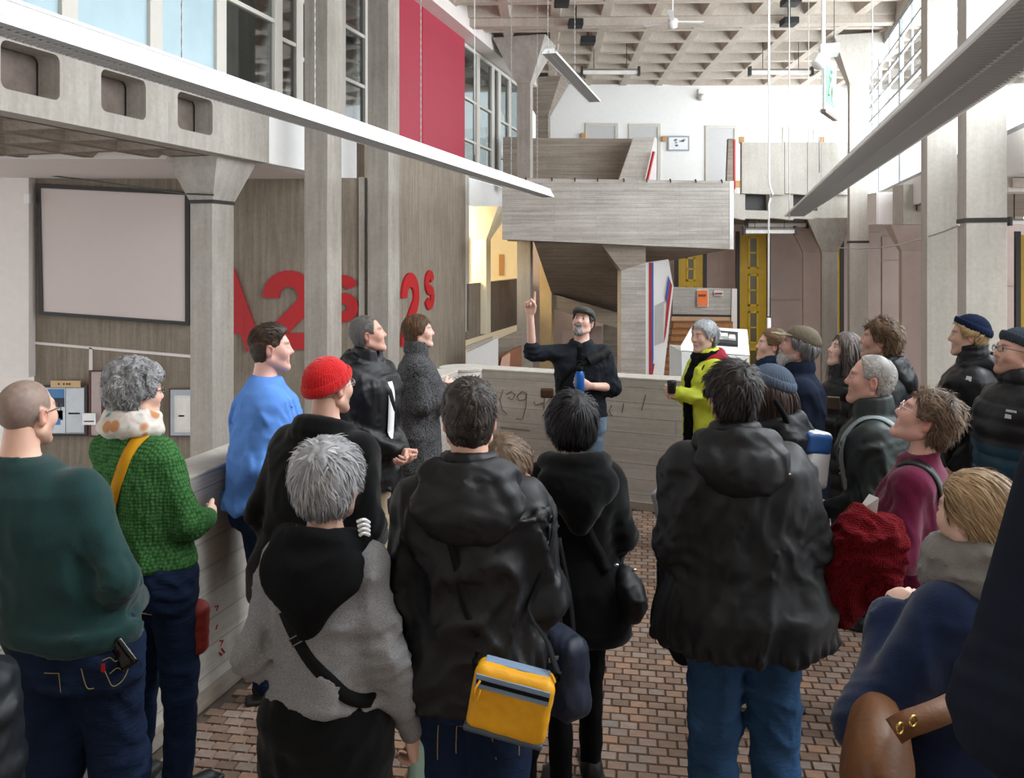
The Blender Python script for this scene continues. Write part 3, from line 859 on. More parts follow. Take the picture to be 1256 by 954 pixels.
def make_hat(root, hat, C, R):
    kd = hat['kind']; T = lambda V: C + (V * HS) @ R.T
    if kd == 'beanie':
        sh = SDF(); hb = hat.get('h', 1.0); tl = hat.get('tilt', .30)
        sh.ell((0, -0.016, 0.036), (0.088, 0.110, 0.100 * hb)); 
        cut = lambda P: hat.get('z', .034) + tl * (P[..., 1]) - P[..., 2]
        sh._a(cut, (-1, -1, -1), (1, 1, 1), .008, 'i')
        rib = lambda P: .0022 * np.cos(np.arctan2(P[..., 0], P[..., 1] + .016) * hat.get('ribs', 46))
        V, F = sh.mesh(.0045, rib); o = np_mesh('beanie', T(V), F, hat['mat'], root)
        cf = SDF(); N = 28
        P = []
        for a in np.linspace(0, 2 * math.pi, N):
            f_ = 1.0
            for _ in range(4): zc = hat.get('z', .034) + .018 + tl * (-.016 + .108 * f_ * math.cos(a)); f_ = math.sqrt(max(.3, 1 - ((zc - .036) / (.100 * hb)) ** 2))
            P.append(np.array([.087 * f_ * math.sin(a), -.016 + .108 * f_ * math.cos(a), zc]))
        for p_, q_ in zip(P[:-1], P[1:]): cf.cap(p_, q_, .024, k=.006, flat=((p_[0], p_[1] + .016, 0), .42))
        V, F = cf.mesh(.0045, rib); np_mesh('cuff', T(V), F, hat['mat'], o)
    else:                                                     # caps: 'flat' or 'peak'
        sh = SDF()
        if kd == 'flat':
            sh.ell((0, -0.005, 0.070), (0.092, 0.122, 0.054), R=rotm(0, .10, 0)); sh.ell((0, .05, .065), (.075, .075, .035), k=.03)
        else:
            sh.ell((0, -0.016, 0.052), (0.088, 0.108, 0.084))
        sh._a(lambda P: .046 + .12 * P[..., 1] - P[..., 2], (-1, -1, -1), (1, 1, 1), .008, 'i')
        V, F = sh.mesh(.005, folds(.003, (14, 14, 14), 4)); o = np_mesh('cap', T(V), F, hat['mat'], root)
        br = SDF(); L = .075 if kd == 'peak' else .045
        br.ell((0, .075 + L * .45, .058 - (.006 if kd == 'peak' else .0)), (.070, L, .006), R=rotm(0, -.12, 0)); br.ell((0, .06, .060), (.072, .05, .008), k=.012)
        br.ell((0, -.02, .03), (.080, .108, .09), k=.004, op='s')
        V, F = br.mesh(.0045); np_mesh('peak', T(V), F, hat.get('peak', hat['mat']), o)
        if kd == 'peak':
            b2 = MB().lathe([(.0001, .012), (.006, .011), (.010, .004), (.010, 0)], 10, (0, -.016, .134)); b2.v = [tuple(v) for v in T(np.array(b2.v))]
            b2.build('button', hat['mat'], o, True)

def make_glasses(root, gl, C, R):
    m = MB(); T = lambda p: C + R @ (np.array(p) * HS)
    r = gl.get('r', .0017); mat = plain('spectacles_' + gl['col'], gl['col'], .3, gl.get('metal', 0))
    for sd in (-1, 1):
        m.tube([T((sd * (.033 + .022 * math.cos(a)), .1015 - .006 * abs(math.cos(a)) * (1 if math.cos(a) > 0 else -.3), .004 + .016 * math.sin(a))) for a in np.linspace(0, 2 * math.pi, 15)[:-1]], r, 5, closed=True)
        m.tube([T((sd * .055, .097, .010)), T((sd * .076, .06, .012)), T((sd * .080, .0, .010)), T((sd * .078, -.018, -.002))], r * 1.1, 5)
    m.tube([T((-.011, .104, .008)), T((0, .108, .010)), T((.011, .104, .008))], r, 5)
    o = m.build('glasses', mat, root, True)
    for sd in (-1, 1):
        d = MB(); ps = [T((sd * (.033 + .0215 * math.cos(a)), .1012, .004 + .0155 * math.sin(a))) for a in np.linspace(0, 2 * math.pi, 15)[:-1]]
        d.prism(ps, Vector(R @ np.array([0, -.001, 0]))); d.build('lens', glass('spectacle_lens', (.95, .97, .97), .88), o)

def catmull(pts, n=40):
    P = [np.asarray(p, float) for p in pts]; P = [2 * P[0] - P[1]] + P + [2 * P[-1] - P[-2]]; out = []
    S = len(P) - 3
    for t in np.linspace(0, S - 1e-6, n):
        i = int(t); u = t - i; a, b, c, d = P[i:i + 4]
        out.append(.5 * (2 * b + (c - a) * u + (2 * a - 5 * b + 4 * c - d) * u * u + (3 * b - a - 3 * c + d) * u ** 3))
    return np.array(out)
def strap_on(mb, sdf, pts, w, th=.004, off=.004, n=40, stick=True):
    """belt-like band laid on a garment along rough points"""
    P = catmull(pts, n)
    if stick:
        Q = sdf.project(P, off, 5); d = np.linalg.norm(Q - P, axis=1); P = np.where((d < .12)[:, None], Q, P)
        for _ in range(2): P[1:-1] = .5 * P[1:-1] + .25 * (P[:-2] + P[2:])
    N = sdf.normal(P)
    mb.ribbon(P, N, w, th)
    return P

# ---------------------------------------------------------------- materials of the place
M_COL = concrete('concrete_column', '#a39c94', '#b9b4ad', None, stain=0.5)
M_COLD = concrete('concrete_shaft', '#9a938b', '#b2aca4', None, stain=0.6)
M_BV = concrete('concrete_board_upright', '#a39788', '#bfb3a4', 'z', 0.10, 0.70)
M_BH = concrete('concrete_board_level', '#b8b3ac', '#cfcac4', 'x', 0.115, 0.6)
M_PAR = concrete('concrete_parapet', '#bcb6ad', '#cfc9c2', 'x', 0.13, 0.45, length=4.1)
M_CAP = concrete('concrete_coping', '#b9b4ac', '#cbc6be', None, stain=0.3)
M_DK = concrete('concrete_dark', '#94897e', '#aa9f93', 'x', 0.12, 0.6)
M_CEIL = concrete('concrete_coffer', '#b3a89c', '#c9bfb4', None, stain=0.25)
M_WHITE = plain('white_paint', '#e6e5e4', 0.6, var=0.02)
M_WHITE2 = plain('white_paint_warm', '#ddd5d1', 0.6, var=0.03)
M_PINK = plain('pink_grey_panel', '#b7a49d', 0.7, var=0.08, vscale=1.2)
M_FRAME = plain('window_frame_paint', '#c4bfb7', 0.5, var=0.03)
M_DARK = plain('dark_steel', '#24211f', 0.5)
M_RED = plain('red_panel', '#9a2039', 0.6, var=0.04, vscale=1)
M_LETTER = plain('red_letter', '#ac121a', 0.5, var=0.03)
M_YEL = plain('yellow_door', '#c39c08', 0.45, var=0.08, vscale=2)
M_YELF = plain('yellow_frame', '#d9b71a', 0.4)
M_LAMP = plain('lamp_enamel', '#eeeeee', 0.35, var=0.01)
M_LOUVRE = plain('louvre_blade', '#a5a2a0', 0.4, var=0.02)
M_CURT = plain('brown_curtain', '#6b5f58', 0.9, var=0.2, vscale=5)
M_GLD = glass('dark_glass', (.55, .60, .60), .72)
M_GLL = glass('clear_glass', (.97, .99, 1.0), .965)
M_CREAM = plain('cream_paint', '#efe5cb', 0.7, var=0.03)
M_WOOD = plain('wood_block', '#b98a52', 0.6)

# ---------------------------------------------------------------- floor of the bridge: clinker tiles in running bond
fl = MB().prism([(*onplane(-2.80, -1.5), -.30), (5.5, -1.5, -.30), (5.5, 5.6, -.30), (3.35, 6.30, -.30), (-.35, 8.15, -.30), (*onplane(-2.80, 8.1), -.30)], (0, 0, .288)).build('floor', plain('tile_joint', '#5d5148', 0.9, var=0.2, vscale=20)); struct(fl)
t_ = NT('clinker_tile'); v_ = t_.coords((1, 1, 1)); oi = t_.add('ShaderNodeObjectInfo')
n_ = t_.noise(v_, 30, 3)
wn = t_.add('ShaderNodeTexWhiteNoise'); wn.noise_dimensions = '2D'
at_ = t_.add('ShaderNodeAttribute'); at_.attribute_name = 'tone'
t_.base(t_.mix(t_.ramp(at_.outputs['Fac'], [(0.0, '#806a5c'), (0.35, '#957c6c'), (0.6, '#a08e83'), (0.8, '#a9866e'), (1.0, '#8d827b')]), t_.ramp(n_, [(0.3, (.72, .7, .68)), (0.7, (1.05, 1.05, 1.05))]), 0.8, 'MULTIPLY'))
t_.rough(0.55, 0.4); t_.bump(n_, 0.3, 0.003)
M_TILE = t_.m
TW, TD = 0.086, 0.064
rg = random.Random(5)
fx_a = math.radians(-9.0); fca, fsa = math.cos(fx_a), math.sin(fx_a)
def tile_vf(w, d, h):
    b = 0.003
    return ([(-w / 2, -d / 2, -.012), (w / 2, -d / 2, -.012), (w / 2, d / 2, -.012), (-w / 2, d / 2, -.012),
             (-w / 2 + b, -d / 2 + b, h), (w / 2 - b, -d / 2 + b, h), (w / 2 - b, d / 2 - b, h), (-w / 2 + b, d / 2 - b, h)],
            [(4, 5, 6, 7), (0, 1, 5, 4), (1, 2, 6, 5), (2, 3, 7, 6), (3, 0, 4, 7)])
tiles = []
for r in range(-25, 165):
    for c_ in range(-75, 85):
        u = (c_ + (0.5 if r % 2 else 0.0)) * TW; w = r * TD
        X, Yt = u * fca - w * fsa, u * fsa + w * fca
        if 1.2 < Yt < 8.9 and TB * Yt - 2.50 < X < min(4.6, .62 * Yt + .4): 
            if Yt < 3.3 and abs(X) > .62 * Yt + .2: continue
            if X > -0.4 and Yt > 8.0 - .449 * (X + .495) - .05: continue
            tiles.append((X, Yt, rg.random(), rg.uniform(-.0015, .0015)))
near = sorted([t for t in tiles if 3.45 < t[1] and abs((t[0] / t[1])) < .6 and t[0] > TB * t[1] - 2.44], key=lambda t: t[1])[:300]
nset = set((t[0], t[1]) for t in near)
tv, tf = tile_vf(TW - .006, TD - .006, 0.0)
tile_meshes = []
for q in range(12):
    m = bpy.data.meshes.new('tile'); m.from_pydata(tv, [], tf); m.materials.append(M_TILE)
    a = m.attributes.new('tone', 'FLOAT', 'FACE'); a.data.foreach_set('value', [(q + .5) / 12] * len(tf)); tile_meshes.append(m)
for X, Yt, tone, dz in near:
    o = bpy.data.objects.new('tile', tile_meshes[int(tone * 11.99)]); COL.objects.link(o); o.parent = fl
    o.location = (X, Yt, dz); o.rotation_euler = (0, 0, fx_a)
tb = MB(); tones = []
for X, Yt, tone, dz in tiles:
    if (X, Yt) in nset: continue
    tb.add([(X + x * fca - y * fsa, Yt + x * fsa + y * fca, z + dz) for x, y, z in tv], tf); tones += [tone] * len(tf)
m = bpy.data.meshes.new('tile_field'); m.from_pydata(tb.v, [], tb.f)
a = m.attributes.new('tone', 'FLOAT', 'FACE'); a.data.foreach_set('value', tones)
o = link('tile_field', m, M_TILE, fl); o['kind'] = 'stuff'
# lower hall floor
struct(MB().box((-26, 2, -3.5), (22, 40, -3.3)).build('floor_lower', plain('lower_floor', '#8d8178', .7, vscale=1)))

# ---------------------------------------------------------------- low concrete walls around the bridge
CW = -2.588                                              # inner face of the left wall, X = TB*Y + CW
PH = 1.12
def parapet(name, p0, p1, inner_left):
    """low wall p0->p1, thickness away from the bridge, with a slightly proud coping"""
    a = Vector((*p0, 0)); b = Vector((*p1, 0)); L = (b - a).length; th = .24 if inner_left else -.24
    y0, y1 = sorted((0, th))
    w = MB().box((0, y0, -.30), (L, y1, PH - .02)).build(name, M_PAR); struct(w)
    w.location = a; w.rotation_euler = (0, 0, math.atan2(b.y - a.y, b.x - a.x))
    MB().box((0, y0 - .004, PH - .02), (L, y1 + .004, PH)).build('coping', M_CAP, w, bevel=.006)
    MB().box((0, (-.035 if inner_left else 0), 0.0), (L, (0 if inner_left else .035), .07)).build('skirting', M_DK, w)
    return w
pl0 = onplane(CW, 1.0); pl1 = onplane(CW, 7.85)
wl = parapet('wall_left', pl0, pl1, True)
pb0 = (-.495, 8.0); pb1 = (3.35, 8.0 - .449 * 3.845)
wb = parapet('wall_back', pb0, pb1, True)
# rounded corner post between them
MB().lathe([(.22, -.3), (.22, PH - .02)], 24, (pl1[0] + .02, 8.02, 0)).build('corner', M_PAR, wb, True).matrix_parent_inverse = wb.matrix_basis.inverted()
MB().lathe([(.225, PH - .02), (.225, PH), (.2, PH + .002)], 24, (pl1[0] + .02, 8.02, 0)).build('corner_coping', M_CAP, wb).matrix_parent_inverse = wb.matrix_basis.inverted()
struct(MB().box((2.2, 6.05, 0), (3.3, 6.42, .16)).build('step', M_PAR, rz=0))
# scribbles drawn on the back wall (pixel polylines brought onto the wall face)
def on_back(px, py):
    k = (px - CX) / FPX; Yb = (8.0 - .449 * .495) / (1 + .449 * k); return Vector((k * Yb, Yb - .003, zz(py, Yb)))
M_INK = plain('marker_ink', '#5d5852', .8)
scr = MB()
for pl in ([(617, 478), (613, 490), (616, 502), (622, 508)], [(621, 484), (627, 480), (632, 484), (628, 490), (623, 487)], [(634, 486), (640, 480), (646, 482), (644, 490), (637, 491), (634, 486)],
           [(646, 482), (645, 498), (641, 514), (633, 513)], [(655, 492), (657, 497), (666, 494), (668, 500)], [(668, 486), (667, 502)], [(737, 495), (737, 506)], [(737, 497), (744, 495)], [(750, 497), (747, 504), (751, 510)],
           [(765, 494), (763, 506)], [(792, 484), (787, 503)], [(614, 524), (650, 528)], [(618, 536), (616, 542)]):
    scr.tube([on_back(*p) for p in pl], .0038, 4)
o = scr.build('scribble', M_INK, wb); o.matrix_parent_inverse = wb.matrix_basis.inverted()
# red chalk marks on the left wall
def on_left(px, py):
    Yb = CW * FPX / (px - 910.0); return Vector((TB * Yb + CW + .003, Yb, zz(py, Yb)))
scr = MB()
for pl in ([(263, 744), (267, 742), (265, 749)], [(266, 766), (264, 772)], [(269, 786), (273, 785), (270, 792)], [(271, 795), (275, 800)], [(268, 800), (272, 803)]):
    scr.tube([on_left(*p) for p in pl], .004, 4)
o = scr.build('red_marks', M_LETTER, wl); o.matrix_parent_inverse = wl.matrix_basis.inverted()

# ---------------------------------------------------------------- left facade (plane X = TB*Y + CF)
CF = -8.28
def fr(px): return plane_y(px, CF)
def faceplate(name, mat, u0, u1, z0, z1, th, parent=None, off=0.0, c=CF):
    """slab lying in the long facade plane between depths u0,u1"""
    return wall(name, onplane(c + off, u0), onplane(c + off, u1), z0, z1, th, mat, parent is None, parent)
ZB0, ZB1 = 3.79, 4.95
# concrete edge beam with rounded openings, cast in bays of 1.5 m
bay = 1.5; beamM = None
def rounded(x0, x1, z0, z1, r, n=4):
    out = []
    for cx_, cz_, a0 in ((x1 - r, z1 - r, 0), (x0 + r, z1 - r, 90), (x0 + r, z0 + r, 180), (x1 - r, z0 + r, 270)):
        for i in range(n + 1):
            a = math.radians(a0 + 90 * i / n); out.append((cx_ + r * math.cos(a), cz_ + r * math.sin(a)))
    return out
def holed(w, h, hole, th, r=.09):
    inner = rounded(*hole, r); n = len(inner); outer = []
    cx_, cz_ = (hole[0] + hole[1]) / 2, (hole[2] + hole[3]) / 2
    q = n // 4; cor = [(w, h), (0, h), (0, 0), (w, 0)]
    for i, (x, z) in enumerate(inner):
        k = i // q; j = i % q; c0 = cor[k]
        outer.append(c0)
    mb = MB()
    vs_ = [(x, 0, z) for x, z in outer] + [(x, 0, z) for x, z in inner] + [(x, th, z) for x, z in outer] + [(x, th, z) for x, z in inner]
    fs = []
    for i in range(n):
        j = (i + 1) % n
        if outer[i] == outer[j]:
            fs += [(i, n + j, n + i), (2 * n + i, 3 * n + i, 3 * n + j)]
        else:
            fs += [(i, j, n + j, n + i), (2 * n + i, 3 * n + i, 3 * n + j, 2 * n + j), (i, 2 * n + i, 2 * n + j, j)]
        fs.append((n + i, n + j, 3 * n + j, 3 * n + i))
    return mb.add(vs_, fs)
U = math.sqrt(1 + TB * TB)                               # metres of wall per metre of depth
Ybeg, Yend = 7.85, fr(330)
bm_root = empty('trim_1', (*onplane(CF, Ybeg), ZB0), math.atan2(1, TB)); struct(bm_root)
nb_ = 4
for i in range(nb_):
    y0 = 9.33 - 1.5 + i * 1.5 - Ybeg                       # depth at which the opening begins
    o = holed(bay * U, ZB1 - ZB0, (.22, .22 + .86, .25, .80), .32).build('beam_bay', M_COL, bm_root)
    o.location = ((i * bay) * U, 0, 0)
xe = nb_ * bay * U; xl = (Yend - Ybeg) * U
MB().box((xe, 0, 0), (xl, .32, ZB1 - ZB0)).build('beam_end', M_COL, bm_root)
MB().box((-2, .36, -.0), (xl, .40, 1.15)).build('curtain', M_CURT, bm_root)
struct(faceplate('trim_2', M_WHITE, Yend, 18.4, 3.79, 4.95, .12))
# soffit under the storey: shallow coffers, then a plain white strip
for i in range(5):
    for j in range(4):
        pass
Zs = 3.79
sof = MB()
s_root = struct(MB().box((0, .33, .16), ((14.6 - 7.85) * U, 9.0, .22)).build('ceiling_left', M_CEIL)); s_root.location = (*onplane(CF, Ybeg), Zs); s_root.rotation_euler = (0, 0, math.atan2(1, TB))
cm = MB()
def coffer_mesh(p, rim, dep, inset, taper):
    """one pan of a waffle slab: rim facing down, tapering sides, recessed top; local z up, bottom at 0"""
    a, b, c = p / 2, p / 2 - rim, p / 2 - rim - taper
    R_ = lambda r, z: [(-r, -r, z), (r, -r, z), (r, r, z), (-r, r, z)]
    vs_ = R_(a, 0) + R_(b, 0) + R_(c, dep); fs = []
    for i in range(4):
        j = (i + 1) % 4; fs += [(i, j, 4 + j, 4 + i), (4 + i, 4 + j, 8 + j, 8 + i)]
    fs.append((8, 9, 10, 11))
    vs_ += R_(a, dep + .05); fs += [(12 + i, 12 + (i + 1) % 4, (i + 1) % 4, i) for i in range(4)] + [(15, 14, 13, 12)]
    return MB().add(vs_, fs)
lowp = 1.05
mlow = coffer_mesh(lowp, .07, .15, 0, .16).mesh('coffer'); mlow.materials.append(M_DK)
for i in range(7):
    for j in range(6):
        o = bpy.data.objects.new('coffer', mlow); COL.objects.link(o); o.parent = s_root
        o.location = (.53 + i * lowp, .86 + j * lowp, 0)
struct(MB().add([(*onplane(CF - .33, 14.15), 3.772), (*onplane(CF - .33, 18.1), 3.772), (-12.0, 18.1, 3.772), (-13.5, 14.15, 3.772), (*onplane(CF - .33, 14.15), 4.0), (*onplane(CF - .33, 18.1), 4.0), (-12.0, 18.1, 4.0), (-13.5, 14.15, 4.0)],
       [(0, 1, 2, 3), (7, 6, 5, 4), (0, 4, 5, 1), (1, 5, 6, 2), (2, 6, 7, 3), (3, 7, 4, 0)]).build('ceiling_white', M_WHITE2))
# ceiling slab above the left storey (closes the rooms)
struct(MB().box((-16, 6, 7.9), (-5.2, 18.5, 8.1)).build('ceiling_storey', M_WHITE2))

# the wall with the screen
YA = 17.8
wA = wall('wall_screen', (xx(42, YA), YA), (xx(446, YA), YA), -3.3, 3.79, .3, M_BV)
struct(MB().box((xx(-90, YA), YA - .25, zz(461, YA)), (xx(43.5, YA), YA + .02, 3.80)).build('wall_white_panel', M_WHITE2))
struct(MB().box((xx(-90, YA), YA - .3, -3.3), (xx(43.5, YA), YA + .02, zz(480, YA))).build('wall_white_base', M_WHITE))
# joint line and white conduit on the wall
MB().prism([at(42, 419, YA - .03), at(236, 435.5, YA - .03), at(236, 439, YA - .03), at(42, 422, YA - .03)], (0, .03, 0)).build('conduit', M_WHITE2, wA).matrix_parent_inverse = wA.matrix_basis.inverted()
MB().prism([at(109, 426, YA - .03), at(113, 426.5, YA - .03), at(113, 462, YA - .03), at(109, 462, YA - .03)], (0, .03, 0)).build('conduit_drop', M_WHITE2, wA).matrix_parent_inverse = wA.matrix_basis.inverted()
# pier strip at the corner, the long wall in depth
struct(MB().box((xx(443, 18), 17.72, -3.3), (xx(450, 18), 18.2, 3.8)).build('trim_3', M_COL))
Yc = fr(447)
wB = faceplate('wall_long', M_BV, Yc, fr(571), -3.3, 4.95, .3)
struct(faceplate('trim_4', M_CAP, fr(571), fr(571) + .35, -.1, 4.6, .34))
# red panels on the upper storey
rp = empty('red_panel', (*onplane(CF + .05, fr(462)), 4.93), math.atan2(1, TB))
tag(rp, 'large crimson red wall panel in two sheets above the board-marked wall', 'panel')
ymid, yend = fr(516), fr(568)
for a, b in ((fr(462), ymid), (ymid + .02, yend)):
    MB().box(((a - fr(462)) * U, 0, 0), ((b - fr(462)) * U, .04, 3.95)).build('sheet', M_RED, rp)
struct(faceplate('wall_upper', M_WHITE2, fr(447), fr(571), 4.95, 9.2, .2, off=-.25))
# upper windows on the left storey: posts, transoms and panes
wcount = [0]
def window_bay(px0, px1, z0, z1, post, glassm, transoms=(), c=CF, dark=False, name=None, mid=()):
    wcount[0] += 1
    y0, y1 = plane_y(px0, c), plane_y(px1, c)
    r = empty('window_%d' % wcount[0], (*onplane(c, y0), z0), math.atan2(1, TB)); struct(r)
    L = (y1 - y0) * U; H_ = z1 - z0
    MB().box((0, 0, 0), (post, .14, H_)).build('post', M_FRAME, r); MB().box((L - post, 0, 0), (L, .14, H_)).build('post', M_FRAME, r)
    MB().box((post, 0, 0), (L - post, .14, .10)).build('sill', M_FRAME, r); MB().box((post, 0, H_ - .1), (L - post, .14, H_)).build('head', M_FRAME, r)
    for z in transoms: MB().box((post, .01, z), (L - post, .12, z + .07)).build('transom', M_FRAME, r)
    for x in mid: MB().box((L * x, .01, .1), (L * x + post, .12, H_ - .1)).build('mullion', M_FRAME, r)
    zs = [.1] + [q for z in transoms for q in (z, z + .07)] + [H_ - .1]
    for a, b in zip(zs[::2], zs[1::2]): MB().box((post, .06, a), (L - post, .07, b)).build('pane', glassm, r)
    return r
M_FROST = plain('frosted_panel', '#a9c0c9', 0.25, var=0.05, vscale=1.5)
ZW1 = 7.6
for a, b, g_, tr in ((-80, 0, M_FROST, ()), (0, 86, M_FROST, ()), (86, 192, M_FROST, ()), (192, 272, M_FROST, ()), (272, 342, M_GLD, (1.35,)), (342, 368, M_GLD, (1.1,))):
    window_bay(a, b, ZB1, ZW1, .13, g_, tr)
for a, b, tr in ((368, 421, (.9, 2.0)), (421, 451, (.9, 2.0))): window_bay(a, b, ZB1, ZW1 + .8, .12, M_GLD, tr)
# rooms behind: floor, back wall, a brown-red door and shelves
struct(MB().box((-16.5, 6, 4.70), (-5.6, 21, 4.78)).build('floor_storey', M_PINK).__class__ and bpy.data.objects['floor_storey'])
struct(wall('wall_room', onplane(CF - 3.2, 6), onplane(CF - 2.6, 21), 4.78, 7.9, .1, plain('room_wall', '#8f8576', .8, var=.15, vscale=2)))
for px_, w_, m_ in ((330, .9, plain('maroon_door', '#6e2620', .6)), (366, .8, plain('cream_door', '#d9c592', .7)), (430, 1.6, plain('cream_door', '#d9c592', .7)), (452, 1.5, plain('maroon_door', '#6e2620', .6))):
    y_ = plane_y(px_, CF - 2.2); o = wall('door_%d' % wcount[0], onplane(CF - 2.2, y_), onplane(CF - 2.2, y_ + w_), 4.78, 7.2, .06, m_); wcount[0] += 1
# far upper windows beside the red panel
for a, b, tr in ((568, 587, (1.05, 2.3)), (587, 605, (1.05, 2.3)), (605, 613, ()), (613, 626, (.95, 2.2)), (626, 640, (.95, 2.2))):
    window_bay(a, b, 4.6, 8.55, .16, M_GLD, tr)
struct(faceplate('trim_5', M_WHITE2, fr(440), fr(652), 8.6, 9.35, .6, off=.5))
struct(wall('wall_room_far', onplane(CF - 3.5, 25), onplane(CF - 3.5, 34), 4.6, 9, .1, plain('room_far', '#77786f', .8, var=.2, vscale=1)))
# ---------------------------------------------------------------- columns
ccount = [0]
def column(name, px_front_left, w, d, Y0, z0, z1, mat, cap=None, label=None, rz=None):
    """square shaft aligned with the building; px = its front left edge; cap=(height, flare)"""
    a = math.radians(0) if rz is None else rz
    X0 = xx(px_front_left, Y0)
    r = empty(name, (X0, Y0, z0), -YAW); struct(r)
    zt = z1 - z0 - (cap[0] if cap else 0)
    MB().box((0, 0, 0), (w, d, zt)).build('shaft', mat, r, bevel=.012)
    if cap:
        e = cap[1]; MB().frustum(zt, (0, w, 0, d), z1 - z0, (-e, w + e, -e, d + e)).build('capital', mat, r)
    return r
column('column_storey', 233, .43, .62, 14.3, -3.3, 3.79, M_COL, (.72, .27))
cB = column('column_tall', 373, .45, .55, 15.0, -3.3, 9.4, M_COLD)
cC = column('column_tall', 451, .46, .58, 17.6, -3.3, 9.4, M_COLD)
column('column_gallery', 634, .44, .34, 27.0, -3.3, 8.95, M_COL, (1.35, .62))
column('column_gallery', 657, .50, .36, 33.0, 4.2, 8.95, M_DK, (1.35, .62))
for (nm, px_, w, d, Y0) in (('column_right', 1042, .56, .55, 26.6), ('column_right', 1137, .50, .55, 15.6), ('column_right', 1185, .56, .55, 13.0)):
    column(nm, px_, w, d, Y0, -3.3, 9.3 if Y0 < 20 else 8.95, M_CAP, (1.4, .5) if Y0 > 20 else None)
# steel straps and dark rings on the columns
def strap_ring(nm, px_, w, d, Y0, z, lab):
    r = empty('column_strap', (xx(px_, Y0), Y0, z), -YAW)
    e = .012
    for a, b in (((-e, -e), (w + e, 0)), ((-e, d), (w + e, d + e)), ((-e, 0), (0, d)), ((w, 0), (w + e, d))):
        MB().box((a[0], a[1], 0), (b[0], b[1], .07)).build('band', M_DARK, r)
    tag(r, lab, 'strap')
strap_ring('s', 1185, .56, .55, 13.0, zz(273, 13.0), 'dark steel strap ringing the nearest right concrete column')
strap_ring('s', 1042, .56, .55, 26.6, zz(298, 26.6), 'thin dark strap around the slim far right column')
strap_ring('s', 233, .43, .62, 14.3, 3.04, 'dark cable strap around the left column beneath its flared head')

# ---------------------------------------------------------------- the landing of the concrete stair
YD = 24.5
dk = empty('stair_landing', (0, YD, 0)); tag(dk, 'board-marked concrete stair landing hanging in the middle of the hall', 'landing')
def inv(o, par): o.matrix_parent_inverse = Matrix.Translation(-Vector(par.location)); return o
def prism_px(pts, Y, depth, name, mat, parent=None):
    o = MB().prism([at(x, y, Y) for x, y in pts], (0, depth, 0)).build(name, mat, parent)
    if parent is not None: inv(o, parent)
    return o
prism_px([(616, 218), (895, 222), (895, 305.5), (616, 293.5)], YD, .30, 'front_parapet', M_BH, dk)
prism_px([(895, 222), (900, 222), (900, 306), (895, 305.5)], YD - .01, .32, 'parapet_lit_end', M_WHITE, dk)  # concrete end face; the white paints in the light falling on it
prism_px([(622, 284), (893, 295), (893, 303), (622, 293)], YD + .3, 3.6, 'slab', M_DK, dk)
for px_ in (645, 677, 705, 733, 765, 793, 822, 853, 885):
    p = at(px_, 219.5 + (px_ - 616) * .012, YD - .02)
    o = MB().tube([p + Vector((0, .1, .0)), p + Vector((0, 0, .05)), p + Vector((0, -.06, .02)), p + Vector((0, -.06, -.05))], .02, 5).build('hook', M_DARK, dk); inv(o, dk)
# ---- the lit landing seen through the opening beyond the long wall
y0, y1 = fr(571), fr(640)
struct(faceplate('wall_landing', M_BV, y0 + .1, y1 + .6, -.35, 1.34, .25))
struct(faceplate('trim_6', M_WHITE, y0 + .1, y1 + .6, 3.70, 4.55, .25))
struct(wall('wall_landing_back', onplane(CF - 4.2, y0 - 3), onplane(CF - 4.2, y1 + 4), -.4, 4.3, .1, M_CREAM))
struct(MB().prism([(*onplane(CF - .26, y0 - 3), 3.72), (*onplane(CF - .26, y1 + 4), 3.72), (*onplane(CF - 4.2, y1 + 4), 3.72), (*onplane(CF - 4.2, y0 - 3), 3.72)], (0, 0, .08)).build('ceiling_landing', M_CREAM))
struct(MB().prism([(*onplane(CF - .26, y0 - 3), -.4), (*onplane(CF - .26, y1 + 4), -.4), (*onplane(CF - 4.2, y1 + 4), -.4), (*onplane(CF - 4.2, y0 - 3), -.4)], (0, 0, .08)).build('floor_landing', M_CREAM))
struct(MB().prism([(*onplane(CF - .3, y1 + 3.6), -.4), (*onplane(CF - 4.2, y1 + 3.6), -.4), (*onplane(CF - 4.2, y1 + 3.6), 3.8), (*onplane(CF - .3, y1 + 3.6), 3.8)], (0, .1, 0)).build('wall_landing_end', M_CREAM))
column('column_landing', 578, .5, .5, 27.2, -.3, 3.72, M_CREAM, (1.0, .55))
for a_, b_x, t_, u_ in ((612, 618, 312, 338), ): prism_px([(a_, t_), (b_x, t_), (b_x, u_), (a_, u_)], 35.7, .05, 'landing_notice', M_WOOD)
tag(bpy.data.objects['landing_notice'], 'small orange notice on the warm lit landing wall', 'notice')
struct(MB().box((xx(560, 38), 38.0, -3.3), (xx(700, 38), 38.1, 3.7)).build('wall_beyond', M_CREAM))
ll = bpy.data.lights.new('landing_lamp', 'POINT'); ll.energy = 620; ll.color = (1.0, .86, .62); ll.shadow_soft_size = .4
lo_ = bpy.data.objects.new('landing_lamp', ll); COL.objects.link(lo_); lo_.location = (*onplane(CF - 1.9, 27.0), 3.0)

